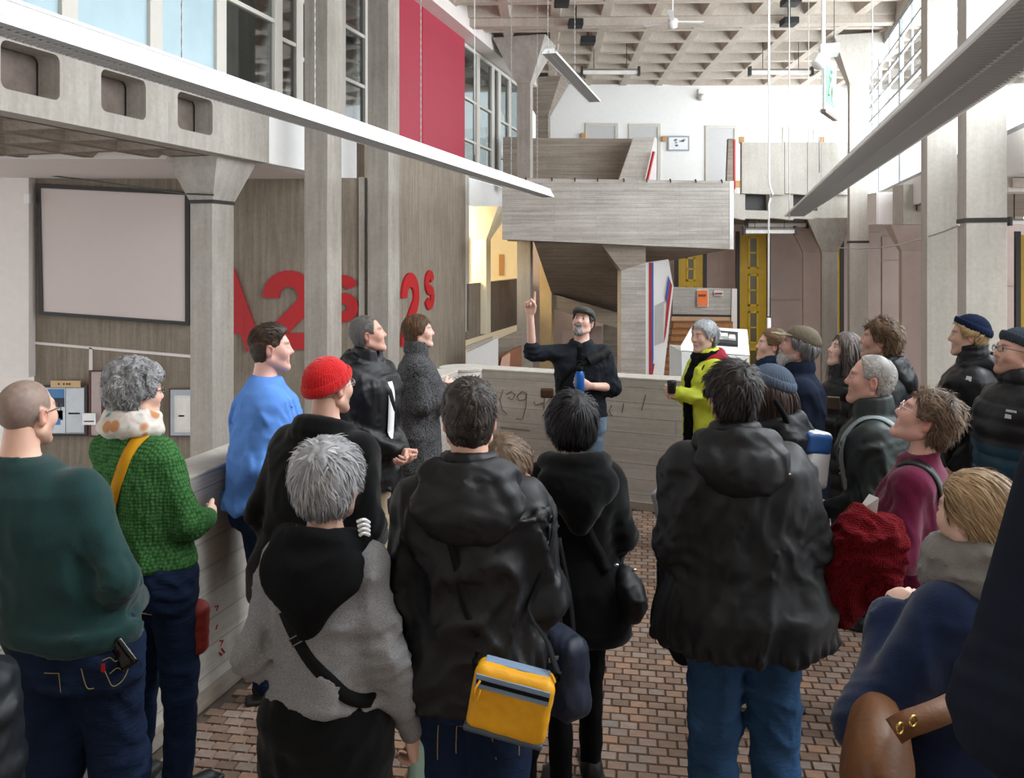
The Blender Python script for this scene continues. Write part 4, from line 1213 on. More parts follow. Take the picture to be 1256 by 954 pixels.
# flight below: sloping soffit, beam and pier
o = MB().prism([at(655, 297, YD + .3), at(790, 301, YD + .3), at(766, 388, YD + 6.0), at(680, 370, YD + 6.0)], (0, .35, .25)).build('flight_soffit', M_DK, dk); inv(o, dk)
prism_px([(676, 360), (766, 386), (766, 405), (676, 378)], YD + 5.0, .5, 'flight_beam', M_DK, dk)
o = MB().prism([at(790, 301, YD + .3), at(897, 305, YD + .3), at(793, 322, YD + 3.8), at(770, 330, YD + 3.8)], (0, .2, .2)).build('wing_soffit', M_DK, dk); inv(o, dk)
prism_px([(762, 330), (792, 320), (792, 600), (762, 600)], YD + .35, .9, 'pier', M_BH, dk)
prism_px([(738, 300), (792, 302), (792, 322), (762, 332)], YD + .34, .9, 'pier_head', M_DK, dk)
# inner parapet, raking stair wall with red handrail, on the upper level
Yi = 29.0
gi = empty('upper_parapet', (0, Yi, 0)); tag(gi, 'grey concrete parapet of the upper gallery with a raking stair end', 'parapet')
prism_px([(617, 168), (640, 168), (640, 232), (617, 232)], Yi - .5, .3, 'side_panel', M_DK, gi)
prism_px([(640, 169), (775, 170), (757, 232), (640, 232)], Yi, .3, 'panel', M_DK, gi)
prism_px([(777, 168.5), (803, 168), (788, 232), (755, 232)], Yi - .8, .3, 'raking_pier', M_PAR, gi)
prism_px([(803, 168), (806, 170), (805, 232), (788, 232)], Yi - .78, .35, 'raking_edge', M_WHITE, gi)
o = MB().tube([at(802, 186, Yi - .95), at(794, 221, Yi - .95)], .05, 6).build('handrail', M_LETTER, gi); inv(o, gi)
# far white wall with doors
YF = 34.0
wF = struct(MB().box((xx(660, YF), YF, 4.0), (xx(1062, YF), YF + .2, 9.0)).build('wall_far', M_WHITE))
dcount = [0]
def far_door(x0, x1, yt, lab=None):
    dcount[0] += 1
    r = empty('door_far_%d' % dcount[0], (xx(x0, YF), YF, 4.6)); struct(r)
    W = xx(x1, YF) - xx(x0, YF); Ht = zz(yt, YF) - 4.6; e = .12
    MB().box((0, -.05, 0), (e, 0, Ht)).build('jamb', M_FRAME, r); MB().box((W - e, -.05, 0), (W, 0, Ht)).build('jamb', M_FRAME, r)
    MB().box((e, -.05, Ht - e), (W - e, 0, Ht)).build('lintel', M_FRAME, r); MB().box((e, -.02, 0), (W - e, 0, Ht - e)).build('leaf', plain('door_leaf', '#bdbcbd', .5, var=.02), r)
for a in ((718, 758, 151), (771, 810, 152), (865, 904, 154), (960, 1001, 156)): far_door(*a)
def small(name, lab, cat, mb, mat, group=None):
    o = mb.build(name, mat); tag(o, lab, cat, group); return o
pic = empty('picture', at(832, 176, YF - .03)); tag(pic, 'small framed drawing on the far white wall between two doors', 'picture')
MB().box((-.43, -.03, -.3), (.43, .0, .3)).build('frame', plain('grey_frame', '#8d9298', .4), pic); MB().box((-.37, -.035, -.24), (.37, -.03, .24)).build('sheet', plain('paper', '#dfe2e6', .7), pic)
dr = MB()
for q in range(9): a = random.Random(q); x_, z_ = a.uniform(-.25, .2), a.uniform(-.15, .12); dr.box((x_, -.037, z_), (x_ + .1, -.035, z_ + .07))
dr.build('drawing', plain('pencil', '#9aa0a6', .8), pic)
for i, (px_, py_, Yw, w_) in enumerate(((715.5, 167, YF - .05, 'beside the first far door'), (814.5, 170.5, YF - .05, 'left of the framed drawing'), (909, 172, 28.6, 'on the corner of the gallery panel'), (1007, 172, 28.6, 'on the gallery panel under the exit sign'), (903.5, 226, 27.6, 'at the foot of the dark slim post'))):
    p = at(px_, py_, Yw); small('wood_block', 'little square wooden block ' + w_, 'block', MB().box((p.x - .08, p.y - .1, p.z - .11), (p.x + .08, p.y, p.z + .11)), M_WOOD)
p = at(860, 119, YF - .1); cmr = empty('ceiling_camera', p); tag(cmr, 'small white dome camera on the far wall below the coffers', 'camera')
MB().box((-.1, 0, .1), (.1, .3, .3)).build('bracket', M_WHITE, cmr); MB().lathe([(.02, -.16), (.12, -.12), (.15, 0), (.14, .1)], 14).build('dome', M_FRAME, cmr, True)
# right gallery: parapet panels, edge beam with dark openings
YG = 28.0
gr = empty('gallery_parapet', (0, YG, 0)); tag(gr, 'pale concrete gallery parapet in three panels with a beam below', 'parapet')
for a, b in ((910, 962), (962.6, 990), (990.6, 1042)): prism_px([(a, 174), (b, 174.6), (b, 239), (a, 237)], YG, .25, 'panel', M_CAP, gr)
for a, b in ((899, 914), (944, 973), (1003, 1042)): prism_px([(a, 237), (b, 238), (b, 270), (a, 267)], YG + .1, .5, 'beam_block', M_CAP, gr)
for a, b in ((914, 944), (973, 1003)):
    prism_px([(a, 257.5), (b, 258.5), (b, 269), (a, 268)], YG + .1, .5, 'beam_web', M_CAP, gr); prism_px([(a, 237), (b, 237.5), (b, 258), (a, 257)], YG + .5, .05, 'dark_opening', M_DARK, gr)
prism_px([(893.5, 170), (899, 170), (899, 236), (891, 236)], YG - .6, .2, 'slim_post', M_DK, gr); prism_px([(900, 171), (902, 171), (902, 232), (900, 232)], YG - .5, .1, 'red_edge', M_LETTER, gr)
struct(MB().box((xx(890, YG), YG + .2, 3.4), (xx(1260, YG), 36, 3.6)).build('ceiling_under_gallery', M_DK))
struct(MB().box((xx(640, 34), YG + 1.2, 4.0), (xx(1062, 34), 34.2, 4.25)).build('floor_gallery', M_PAR))

# ---------------------------------------------------------------- main ceiling: waffle slab
ZC = 8.95; PC = 1.42
cr = struct(MB().box((0, 0, .62), (21 * PC, 16 * PC, .72)).build('ceiling', M_CEIL)); cr.rotation_euler = (0, 0, -math.radians(2.0))
cr.location = (-9.0, 16.2, ZC)
mcof = coffer_mesh(PC, .13, .52, 0, .17).mesh('coffer'); mcof.materials.append(M_CEIL)
for i in range(21):
    for j in range(13):
        o = bpy.data.objects.new('coffer', mcof); COL.objects.link(o); o.parent = cr
        o.location = ((i + .5) * PC, (j + .5) * PC - 0.0, 0)
MB().box((0, 5 * PC + 0.02 * 0 + PC * 1.0, -.22), (21 * PC, 6 * PC + .34, 0)).build('cross_beam', M_CEIL, cr)

struct(MB().box((-12, -2, 9.4), (1.0, 16.1, 9.6)).build('ceiling_near', M_CEIL))
struct(MB().box((1.0, 9.0, 9.4), (12.0, 16.1, 9.6)).build('ceiling_near_right', M_CEIL))
struct(MB().box((-12, -2.2, -.3), (12, -2.0, 9.6)).build('wall_behind_blocker', M_CEIL))  # unseen; added to block sky light from behind the camera
struct(MB().box((-12.0, -2, 4.9), (-11.8, 8, 9.6)).build('wall_left_blocker', M_CEIL))  # unseen; added to shut sky light out of the near left side
# ---------------------------------------------------------------- right side: clerestory windows, sill beam, service boxes
CR = 4.3
def rp_(px): return plane_y(px, CR)
def rplate(name, mat, u0, u1, z0, z1, th, off=0.0, parent=None): return wall(name, onplane(CR + off, u0), onplane(CR + off, u1), z0, z1, -th, mat, parent is None, parent)
rplate('trim_7', M_WHITE, 1.0, 34, 3.45, 4.12, .45)  # concrete beam; white colour stands in for bounce light missing on its face
for a, b in ((1.2, 4.2), (4.2, 7.2), (7.2, 9.0), (9.0, 10.8), (10.8, 12.6), (12.6, 14.4), (14.4, 16.2), (16.2, 18.0), (18.0, 20.3), (20.3, 23.4), (23.4, 27.0), (27.0, 30.5), (30.5, 33.8)):
    wcount[0] += 1
    r = empty('window_%d' % wcount[0], (*onplane(CR, a), 4.12), math.atan2(1, TB)); struct(r); L = (b - a) * U; H_ = 4.6
    for x0 in (0, L - .09): MB().box((x0, -.1, 0), (x0 + .09, 0, H_)).build('post', plain('steel_grey', '#8e9093', .5), r)
    for z in (0, 2.55, H_ - .08): MB().box((.09, -.1, z), (L - .09, 0, z + .08)).build('transom', MATS['steel_grey'], r)
    MB().box((.09, -.06, .08), (L - .09, -.05, 2.55)).build('pane', M_GLL, r)
    for q in range(4):
        z = 2.63 + q * .48
        MB().box((.09, -.06, z), (L - .09, -.05, z + .42)).build('pane', M_GLL, r); MB().box((.09, -.08, z + .42), (L - .09, -.02, z + .48)).build('glazing_bar', MATS['steel_grey'], r)
    MB().box((L * .5, -.08, 2.63), (L * .5 + .05, -.02, H_)).build('mullion', MATS['steel_grey'], r)
rplate('trim_8', M_CAP, 1.0, 34, 8.75, 9.6, .45)
# lower back wall with panels
YP = 33.0
wP = struct(MB().box((xx(640, YP), YP, -3.3), (xx(1500, YP), YP + .2, 3.4)).build('wall_pink', M_PINK))
def on_wp(o): o.matrix_parent_inverse = wP.matrix_basis.inverted(); return o
for a, b, z0, z1 in ((944, 986, 280, 367), (944, 986, 369, 470), (1046, 1080, 285, 470), (1082, 1130, 290, 318), (1082, 1130, 320, 398), (1082, 1130, 400, 470), (866, 905, 300, 460), (1205, 1248, 290, 350), (1205, 1248, 352, 470)):
    prism_px([(a, z0), (b, z0), (b, z1), (a, z1)], YP - .05, .05, 'panel', M_PINK, wP)
dnum = [0]
def yellow_door(px0, px1, py0, py1, Y):
    dnum[0] += 1
    r = empty('door_%d' % (100 + dnum[0]), at(px0, py1, Y)); struct(r); sc_ = Y / FPX
    W = (px1 - px0) * sc_; H_ = (py1 - py0) * sc_
    MB().box((-.14, -.05, 0), (0, .05, H_ + .1)).build('jamb', M_DARK, r); MB().box((W, -.05, 0), (W + .14, .05, H_ + .1)).build('jamb', M_DARK, r)
    MB().box((0, -.02, 0), (W, .04, H_)).build('leaf', M_YEL, r)
    n = max(1, int(round(H_ / 1.38))); ph = H_ / n
    for i in range(n):
        z0 = i * ph + .10; z1 = (i + 1) * ph - .10; x0, x1 = W * .32, W * .68
        fm = MB()
        for a, b in (((x0, z0), (x1, z0 + .06)), ((x0, z1 - .06), (x1, z1)), ((x0, z0), (x0 + .06, z1)), ((x1 - .06, z0), (x1, z1)), ((x0, (z0 + z1) / 2 - .02), (x1, (z0 + z1) / 2 + .02))):
            fm.box((a[0], -.06, a[1]), (b[0], -.02, b[1]))
        fm.build('window_frame', M_YELF, r)
        MB().box((x0 + .06, -.035, z0 + .06), (x1 - .06, -.022, z1 - .06)).build('pane', plain('door_glass', '#5a4a10', .2), r)
yellow_door(907, 940, 287, 470, 31.5); yellow_door(832, 862, 312, 384, 31.5); yellow_door(1021, 1030, 290, 470, 31.5); yellow_door(1251, 1290, 288, 470, 24.0)
for (px_, w, Y0, m_) in ((985, .62, 30.0, M_PINK), (1008, .5, 28.5, M_COL), (1106, .72, 25.0, M_PINK)):
    column('column_lower', px_, w, .5, Y0, -3.3, 3.42, m_, (1.1, .5))
# service boxes below the clerestory
b_ = empty('service_box', at(1075, 275, 23.0)); tag(b_, 'white boxed air duct hanging under the window sill beam', 'duct')
MB().box((0, 0, 0), (.72, .6, .86)).build('casing', M_WHITE2, b_, bevel=.01); MB().box((.04, -.012, .04), (.68, 0, .82)).build('cover', M_WHITE2, b_)
b_ = empty('service_box', at(1108, 275, 21.5)); tag(b_, 'grey concrete bracket block with a dark vent slot beside the duct', 'bracket')
MB().box((0, 0, 0), (.55, .6, 1.0)).build('block', M_CAP, b_); MB().box((.32, -.01, .35), (.46, 0, .85)).build('vent', M_DARK, b_)
b_ = empty('service_box', at(1237, 235, 14.0)); tag(b_, 'large white panel box at the right edge beside the nearest column', 'duct')
MB().box((0, 0, 0), (1.2, .5, .95)).build('casing', M_WHITE2, b_); MB().box((-.1, .1, .1), (-.02, .3, .9)).build('side_slot', M_DARK, b_)
struct(MB().prism([(*onplane(CR + .1, 13.9), 3.28), (*onplane(CR + .1, 24), 3.28), (20, 24, 3.28), (20, 13.9, 3.28)], (0, 0, .15)).build('ceiling_right', M_CEIL))

# ---------------------------------------------------------------- lamps hanging from the ceiling
def bead_chain(mb, p, q, r=.010, step=.05):
    p, q = Vector(p), Vector(q); n = max(2, int((q - p).length / step))
    mb.tube([p.lerp(q, i / n) for i in range(n + 1)], [r if i % 2 else r * .35 for i in range(n + 1)], 5)
def lamp(label, c, z, w, Y0, Y1, chains, pitch, hgt=.16, thin=False):
    r = empty('linear_lamp', (*onplane(c, Y0), z), math.atan2(1, TB)); tag(r, label, 'lamp')   # local x runs away from the viewer
    L = (Y1 - Y0) * U; h = w / 2
    hb = MB(); n = [(-h, .0), (-h, .03), (-h * .55, hgt * .72), (-h * .42, hgt), (h * .42, hgt), (h * .55, hgt * .72), (h, .03), (h, .0), (h * .93, .0), (h * .5, hgt * .66), (-h * .5, hgt * .66), (-h * .93, 0)]
    hb.prism([(0, a, b) for a, b in n], (L, 0, 0)); hb.build('housing', M_LAMP, r)
    for sgn in (-1, 1):
        a, b = sorted((sgn * h * .47, sgn * (h * .47 + .012)))
        MB().box((0, a, hgt * .84), (L, b, hgt * .88)).build('seam', plain('lamp_seam', '#b9b9bb', .5), r)
    MB().box((0, -h * .94, .004), (L, -h * .90, .05)).build('rail', M_LOUVRE, r); MB().box((0, h * .90, .004), (L, h * .94, .05)).build('rail', M_LOUVRE, r)
    MB().box((0, -.012, .004), (L, .012, .05)).build('rail', M_LOUVRE, r)
    for x in (0.0, L - .02): MB().add([(x, a, b) for a, b in n[:8]] + [(x + .02, a, b) for a, b in n[:8]], [tuple(range(8)), tuple(range(8, 16))[::-1]] + [(i, (i + 1) % 8, 8 + (i + 1) % 8, 8 + i) for i in range(8)]).build('end_cap', M_LAMP, r)
    MB().tube([(0.1, 0, hgt * .5), (L - .1, 0, hgt * .5)], .016, 8).build('tube', plain('lamp_tube', '#f4f4f4', .3), r)
    bl = MB().box((-.003, -h * .93, 0.0), (.003, h * .93, .055)).mesh('louvre_blade'); bl.materials.append(M_LOUVRE)
    k = int(L / pitch); k = min(k, 290)
    for i in range(k):
        o = bpy.data.objects.new('louvre_blade', bl); COL.objects.link(o); o.parent = r; o.location = ((i + .5) * L / k, 0, 0)
    for px in chains:
        x = (plane_y(px, c) - Y0) * U
        m = MB(); bead_chain(m, (x, 0, hgt), (x, 0, 9.3 - z)); m.build('chain', plain('chain_steel', '#a9a9a9', .4, .6), r)
    return r
lamp('long white louvred strip lamp on chains crossing the upper left', -4.6, 3.56, .30, 3.6, 20.3, (223, 386, 516, 627, 659), .062, .20)
lamp('wide grey louvred strip lamp on chains running in from the right corner', 1.47, 3.28, .52, 3.3, 24.0, (1070, 1008), .072, .12)
lamp('short white louvred strip lamp high up near the gallery column', -3.30, 5.62, .27, 14.6, 19.2, (672, 705), .06, .12)

def tube_light(label, px0, px1, py, Y, dark=True):
    a, b = at(px0, py, Y), at(px1, py, Y); r = empty('tube_light', a); tag(r, label, 'lamp', 'tube lights under the slabs'); L = b.x - a.x; k = Y / FPX
    MB().box((0, -.06, -2.2 * k), (L, .06, 2.2 * k)).build('diffuser', plain('tube_diffuser', '#d9d6d2', .4), r); MB().box((0, -.08, 2.2 * k), (L, .08, 4.2 * k)).build('tray', plain('tray_grey', '#6e6862', .5), r)
    for x in (L * .2, L * .8): MB().tube([(x, 0, 4 * k), (x, 0, (9.2 if a.z > 5 else 3.45) - a.z)], .012, 5).build('hanger', M_DARK, r)
    for x in (-3 * k, L): MB().box((x, -.1, -4 * k), (x + 3 * k, .1, 7 * k)).build('bracket', M_DARK, r)
tube_light('white tube light with black brackets under the coffers at left', 715, 782, 89, 28.0)
tube_light('white tube light with black brackets under the coffers behind the exit sign', 921, 994, 89, 28.0)
tube_light('upper of two tube lights below the gallery beam', 917, 988, 276, 28.9); tube_light('lower of two tube lights below the gallery beam', 914, 974, 284, 28.5)
tube_light('tube light under the slab at the far right edge', 1238, 1268, 273, 15.0)
for px, py, w, lab in ((689, 3, 9, 'black ceiling loudspeaker at the top edge left of centre'), (706, 29, 9, 'middle black ceiling loudspeaker in the left row'), (721, 50, 9, 'lowest black ceiling loudspeaker in the left row'), (970, 2, 10, 'black ceiling loudspeaker at the top edge right of centre'), (968, 27, 9, 'black ceiling loudspeaker above the right tube light')):
    Y_ = 6.55 * FPX / (HY - py); p = at(px, py, Y_); k = Y_ / FPX
    r = empty('ceiling_speaker', p); tag(r, lab, 'loudspeaker', 'black boxes on the ceiling')
    MB().box((-w * k, -.25, -4 * k), (w * k, .25, 4 * k)).build('cabinet', plain('black_box', '#141416', .6), r, bevel=.02); MB().box((-.03, -.03, 4 * k), (.03, .03, .5)).build('hanger', M_DARK, r)
p = at(825, 27, 20.0); r = empty('ceiling_fan', p); tag(r, 'white ceiling fan with slim blades under the coffers', 'fan')
MB().lathe([(.03, -.16), (.11, -.12), (.12, .05), (.05, .1)], 14).build('motor', M_WHITE, r, True); MB().tube([(0, 0, .1), (0, 0, 2.2)], .02, 6).build('rod', M_WHITE, r)
for a in (12, 132, 252):
    a = math.radians(a + 4); d = Vector((math.cos(a), math.sin(a), .06)); s_ = Vector((-math.sin(a), math.cos(a), 0))
    b0, b1 = d * .12, d * .78
    MB().prism([b0 - s_ * .04, b1 - s_ * .07, b1 + s_ * .07, b0 + s_ * .04], (0, 0, .015)).build('blade', M_WHITE, r)

# exit sign
p = at(1012, 62, 10.0); r = empty('exit_sign', p, -YAW); tag(r, 'hanging green and white emergency exit sign', 'sign')
MB().tube([(-.02, 0, .05), (-.02, 0, 4.0)], .022, 8).build('pole', M_WHITE, r); MB().tube([(.1, 0, .05), (.1, 0, 4.0)], .005, 5).build('wire', M_DARK, r)
MB().box((-.06, -.1, -.05), (.15, .15, .06)).build('junction_box', M_LAMP, r, bevel=.008)
lm = MB().lathe([(.06, 0), (.075, .02), (.075, .26), (.06, .28)], 16); lm.xf(Matrix.Translation((-.10, -.1, -.2)) @ Matrix.Rotation(-.5, 4, 'X') @ Matrix.Rotation(.5, 4, 'Y')); lm.build('spot_lamp', M_LAMP, r, True)
pn = MB().box((-.012, -.10, -.70), (.012, .62, -.06)); pn.xf(Matrix.Rotation(-.28, 4, 'Z')); pn.build('panel', plain('sign_white', '#b4bdb6', .4), r)
pg = MB().box((.0125, .0, -.60), (.016, .52, -.16)); pg.xf(Matrix.Rotation(-.28, 4, 'Z')); pg.build('green_field', plain('sign_green', '#0f7a4a', .4), r)
man = MB()
for pl, w_ in (([(.12, -.5), (.20, -.38), (.26, -.33)], .035), ([(.26, -.33), (.33, -.42), (.33, -.54)], .035), ([(.26, -.33), (.27, -.24)], .05), ([(.16, -.28), (.27, -.25), (.36, -.30)], .025)):
    man.tube([(.017, a, b) for a, b in pl], w_ / 2, 6)
man.lathe([(.001, -.03), (.03, 0), (.001, .03)], 10, (.017, .29, -.195)); man.box((.0165, .40, -.56), (.02, .48, -.2)); man.xf(Matrix.Rotation(-.28, 4, 'Z'))
man.build('running_figure', plain('sign_white', '#b4bdb6', .4), r)
MB().box((-.03, -.12, -.74), (.03, .64, -.70)).xf(Matrix.Rotation(-.28, 4, 'Z')).build('bottom_rail', plain('rail_brown', '#6b5b52', .5), r)

# cords, pull switch and cables
def cable(label, pts, rad, col, cat='cable', group=None):
    o = MB().tube([at(*p) for p in pts], rad, 6).build('cable', plain('cable_' + col, col, .5), None, True); tag(o, label, cat, group); return o
cord = empty('pull_cord', at(943, 395, 12)); tag(cord, 'white pull cord with a switch knob hanging at right of centre', 'cord')
o = MB().tube([at(943, -40, 12), at(943, 222, 12), at(945, 232, 12), at(948, 238, 12), at(945, 244, 12), at(943, 250, 12), at(942.5, 388, 12)], .014, 6).build('cord', M_WHITE, cord, True); inv(o, cord)
o = MB().box((-.025, -.02, -.09), (.025, .02, .06)).build('switch', M_WHITE, cord, bevel=.008)
cable('thin white cable hanging left of the slim right column', [(968, -40, 20), (968, 270, 20)], .012, '#e8e6e2'); cable('fainter thin cable hanging beside the exit sign', [(992, -40, 20), (991.5, 175, 20)], .008, '#d5d2ce')
cable('thin chain hanging under the exit sign', [(1005, 120, 9.93), (1005, 212, 9.93)], .006, '#a9a6a2', 'chain')
cable('thin wire hanging at upper centre left of the strip lamp', [(582, -30, 12), (582, 190, 12)], .006, '#cfcfcf')
cable('sagging grey cable strung between the right columns', [(1030, 304, 25.5), (1050, 305, 24.5), (1080, 304, 22), (1105, 300, 19), (1130, 293, 16.5), (1160, 283, 14), (1176, 276, 12.9)], .018, '#b5b0aa')
cable('black cable drooping from the screen to the left column', [(42, 213, 17.4), (110, 221, 16.8), (180, 231, 15.6), (232, 238, 14.2), (262, 239, 14.0)], .015, '#2a2a2a')

# ---------------------------------------------------------------- projection screen and letters
Ys = YA - .12
sr = empty('projection_screen', at(138, 399, Ys)); tag(sr, 'large blank projection screen with black border on the board-marked wall', 'screen')
Q = [(44, 226), (232, 235.5), (232, 399.5), (48, 386)]; Qi = [(49, 230.5), (226.5, 239), (227, 394.5), (52.5, 382)]
def quad_px(q, Y, th, nm, mat): o = MB().prism([at(x, y, Y) for x, y in q], (0, th, 0)).build(nm, mat, sr); inv(o, sr)
for i in range(4):
    j = (i + 1) % 4; quad_px([Q[i], Q[j], Qi[j], Qi[i]], Ys, .08, 'border', M_DARK)
quad_px(Qi, Ys + .03, .03, 'canvas', plain('screen_canvas', '#cfc2be', .7, var=.01))
p = at(34, 244, YA - .3); small('wall_socket', 'small white box with a cable loop left of the screen', 'box', MB().box((p.x - .05, p.y - .06, p.z - .1), (p.x + .06, p.y, p.z + .1)), M_WHITE)

def ribbon2d(mb, pts, w, th, P):
    """flat stroke in a 2-D plane mapped by P(x,z,depth)"""
    pts = [Vector(p) for p in pts]; n = len(pts); lo, hi = [], []
    for i, p in enumerate(pts):
        d = (pts[min(i + 1, n - 1)] - pts[max(i - 1, 0)]).normalized(); nn = Vector((-d.y, d.x))
        if 0 < i < n - 1:
            a = (pts[i] - pts[i - 1]).normalized(); nn = nn / max(.5, Vector((-a.y, a.x)).dot(nn))
        lo.append(p - nn * w / 2); hi.append(p + nn * w / 2)
    for i in range(n - 1):
        q = [lo[i], lo[i + 1], hi[i + 1], hi[i]]
        vs_ = [P(a.x, a.y, 0) for a in q] + [P(a.x, a.y, th) for a in q]
        mb.add(vs_, [(0, 1, 2, 3), (7, 6, 5, 4), (0, 4, 5, 1), (1, 5, 6, 2), (2, 6, 7, 3), (3, 7, 4, 0)])
def glyph(ch):
    if ch == 'A': return [[(.0, 0.0), (.36, 1.0)], [(.36, 1.0), (.72, 0.0)], [(.13, .30), (.59, .30)]]
    if ch == '2':
        arc = [(.31 + .225 * math.cos(a), .675 + .225 * math.sin(a)) for a in np.linspace(math.radians(185), math.radians(-38), 16)]
        return [arc + [(.07, .12)], [(-.02, .10), (.60, .10)]]
    up = [(.30 + .20 * math.cos(a), .69 + .20 * math.sin(a)) for a in np.linspace(math.radians(15), math.radians(265), 14)]
    dn = [(.30 + .21 * math.cos(a), .30 + .20 * math.sin(a)) for a in np.linspace(math.radians(82), math.radians(-165), 14)]
    return [up + dn]
def letter(ch, size, P, label, wk=.20):
    mb = MB()
    for i_, st in enumerate(glyph(ch)): ribbon2d(mb, [(x * size, z * size) for x, z in st], wk * size, .05, (lambda x, z, d, i_=i_: P(x, z, d - .006 * i_)))
    o = mb.build('wall_letter', M_LETTER); tag(o, label, 'letter'); return o
def PA(px, py):
    b = at(px, py, YA - .06); return lambda x, z, d: (b.x + x, b.y + d, b.z + z)
letter('A', 1.62, PA(243, 428), 'big red letter A on the board-marked wall half behind the flared column', .21)
letter('2', 1.62, PA(324, 428), 'big red numeral 2 on the board-marked wall behind the blue sweatshirt man', .21)
letter('s', .95, PA(404, 394), 'small raised red letter s peeping out between the two tall columns', .24)
def PB(y0, z0): return lambda x, z, d: (*onplane(CF + .055 - d, y0 + x / U), z0 + z)
letter('2', 1.78, PB(20.75, -.02), 'red numeral 2 on the receding wall above the woman in tweed', .20)
letter('s', 1.02, PB(22.30, .77), 'small raised red letter s on the receding wall beside the lit opening', .24)
letter('A', 1.75, PB(18.9, -.02), 'red letter A on the receding wall behind the tall column', .20)

# ---------------------------------------------------------------- notices on the screen wall
def board(label, q, Y, cat='notice board', frame='#2c2624', sheets=(), fw=3.0):
    x0, y0, x1, y1 = q; r = empty('notice_board', at((x0 + x1) / 2, y1, Y)); tag(r, label, cat)
    def rect(a, b, c, d, off, nm, mat): o = MB().prism([at(a, b, Y - off), at(c, b, Y - off), at(c, d, Y - off), at(a, d, Y - off)], (0, .02, 0)).build(nm, mat, r); inv(o, r); return o
    fm = plain('frame_' + frame, frame, .5)
    rect(x0, y0, x1, y0 + fw, .05, 'frame', fm); rect(x0, y1 - fw, x1, y1, .05, 'frame', fm); rect(x0, y0 + fw, x0 + fw, y1 - fw, .05, 'frame', fm); rect(x1 - fw, y0 + fw, x1, y1 - fw, .05, 'frame', fm)
    rect(x0 + fw, y0 + fw, x1 - fw, y1 - fw, .02, 'backing', plain('board_back', '#b9bcc0', .6))
    for i, (a, b, c, d, col) in enumerate(sheets): rect(a, b, c, d, .045 + .002 * (i % 3), 'sheet', plain('print_' + col, col, .6))
    return r
board('dark framed notice board with a blue poster below the screen', (51, 472, 107, 535), YA - .1, sheets=((53, 476, 80, 531, '#d3dae2'), (54, 477, 79, 490, '#4c7fae'), (56, 488, 79, 499, '#2b3442'), (64, 503, 77, 515, '#4a83c4'), (67, 513, 74, 521, '#4a83c4'), (81, 476, 103, 530, '#ccd2d8'), (82, 481, 102, 497, '#27405e'), (84, 501, 100, 503, '#a8b0ba'), (84, 506, 98, 508, '#a8b0ba'), (84, 511, 100, 513, '#a8b0ba')))
board('tall dark red frame behind the curly grey head', (109, 454, 127, 536), YA - .1, 'frame', '#5a2a26', ((112, 458, 124, 532, '#b7a3a0'),), 2.0)
board('grey framed print with a small tower drawing beside the left column', (207, 476, 236, 536), YA - .1, 'picture', '#5b3a34', ((209, 478, 235, 534, '#aab4bb'), (214, 485, 235, 530, '#dcd7d2'), (217, 488, 234, 527, '#e4dfd8'), (220, 496, 224, 506, '#6d6a68'), (227, 510, 235, 517, '#4a4a4a'), (219, 509, 226, 511, '#a9a49e'), (219, 515, 226, 516, '#a9a49e')), 1.6)
p = at(101, 521, YA - .25); nt = empty('paper_note', p); tag(nt, 'little white paper note at the corner of the notice board', 'note'); k = YA / FPX
MB().box((0, 0, 0), (16 * k, .01, 14 * k)).build('sheet', plain('print_#f2f2f2', '#f2f2f2', .6), nt); MB().box((2 * k, -.002, 3.5 * k), (14 * k, 0, 5 * k)).build('text_line', M_DARK, nt)
p = at(62, 475, YA - .18); nt = empty('name_plate', p); tag(nt, 'tan wooden name plate above the notice board', 'sign')
MB().box((0, 0, 0), (36 * k, .03, 8 * k)).build('plate', plain('tan_plate', '#c9a97c', .6), nt)
for i, x in enumerate((9, 15, 19, 22)): MB().box((x * k, -.003, 3 * k), ((x + 2.2) * k, 0, 5.2 * k)).build('mark', M_DARK, nt)

# ---------------------------------------------------------------- right of the landing: striped wall, tiled steps, poster wall
YW = 25.3
sw = empty('striped_wall', (0, YW, 0)); tag(sw, 'white stair wall with red and blue stripes beside the concrete pier', 'wall panel')
def spx(pts, Y, d, nm, mat): o = MB().prism([at(x, y, Y) for x, y in pts], (0, d, 0)).build(nm, mat, sw); inv(o, sw)
spx([(792, 322), (820, 318), (826, 352), (813, 470), (792, 470)], YW, .2, 'white_face', M_WHITE)
spx([(803, 375), (815, 369), (813, 420), (803, 424)], YW - .01, .01, 'grey_recess', plain('grey_recess', '#b2b0ae', .7))
spx([(796, 322), (799, 322), (799, 470), (796, 470)], YW - .02, .02, 'red_stripe', M_LETTER)
spx([(799.4, 322), (801.6, 321.6), (801.6, 440), (799.4, 470)], YW - .02, .02, 'blue_stripe', plain('stripe_blue', '#2b57a5', .5))
spx([(820, 339), (824.5, 350), (817, 410), (814.5, 420), (818, 372), (816, 366)], YW - .03, .03, 'red_handrail_board', M_LETTER)
spx([(820, 338), (822, 345), (818, 372), (816, 366)], YW - .05, .02, 'blue_handrail_board', plain('stripe_blue', '#2b57a5', .5))
spx([(799, 470), (803, 446), (801, 446), (798, 470)], YW - .05, .02, 'red_wedge', M_LETTER)
M_STEP = plain('orange_step_tile', '#a8713a', .5, var=.2, vscale=14)
st = empty('tiled_stair', (0, 26.2, 0)); tag(st, 'flight of orange tiled steps rising behind the yellow jacket woman', 'stairs')
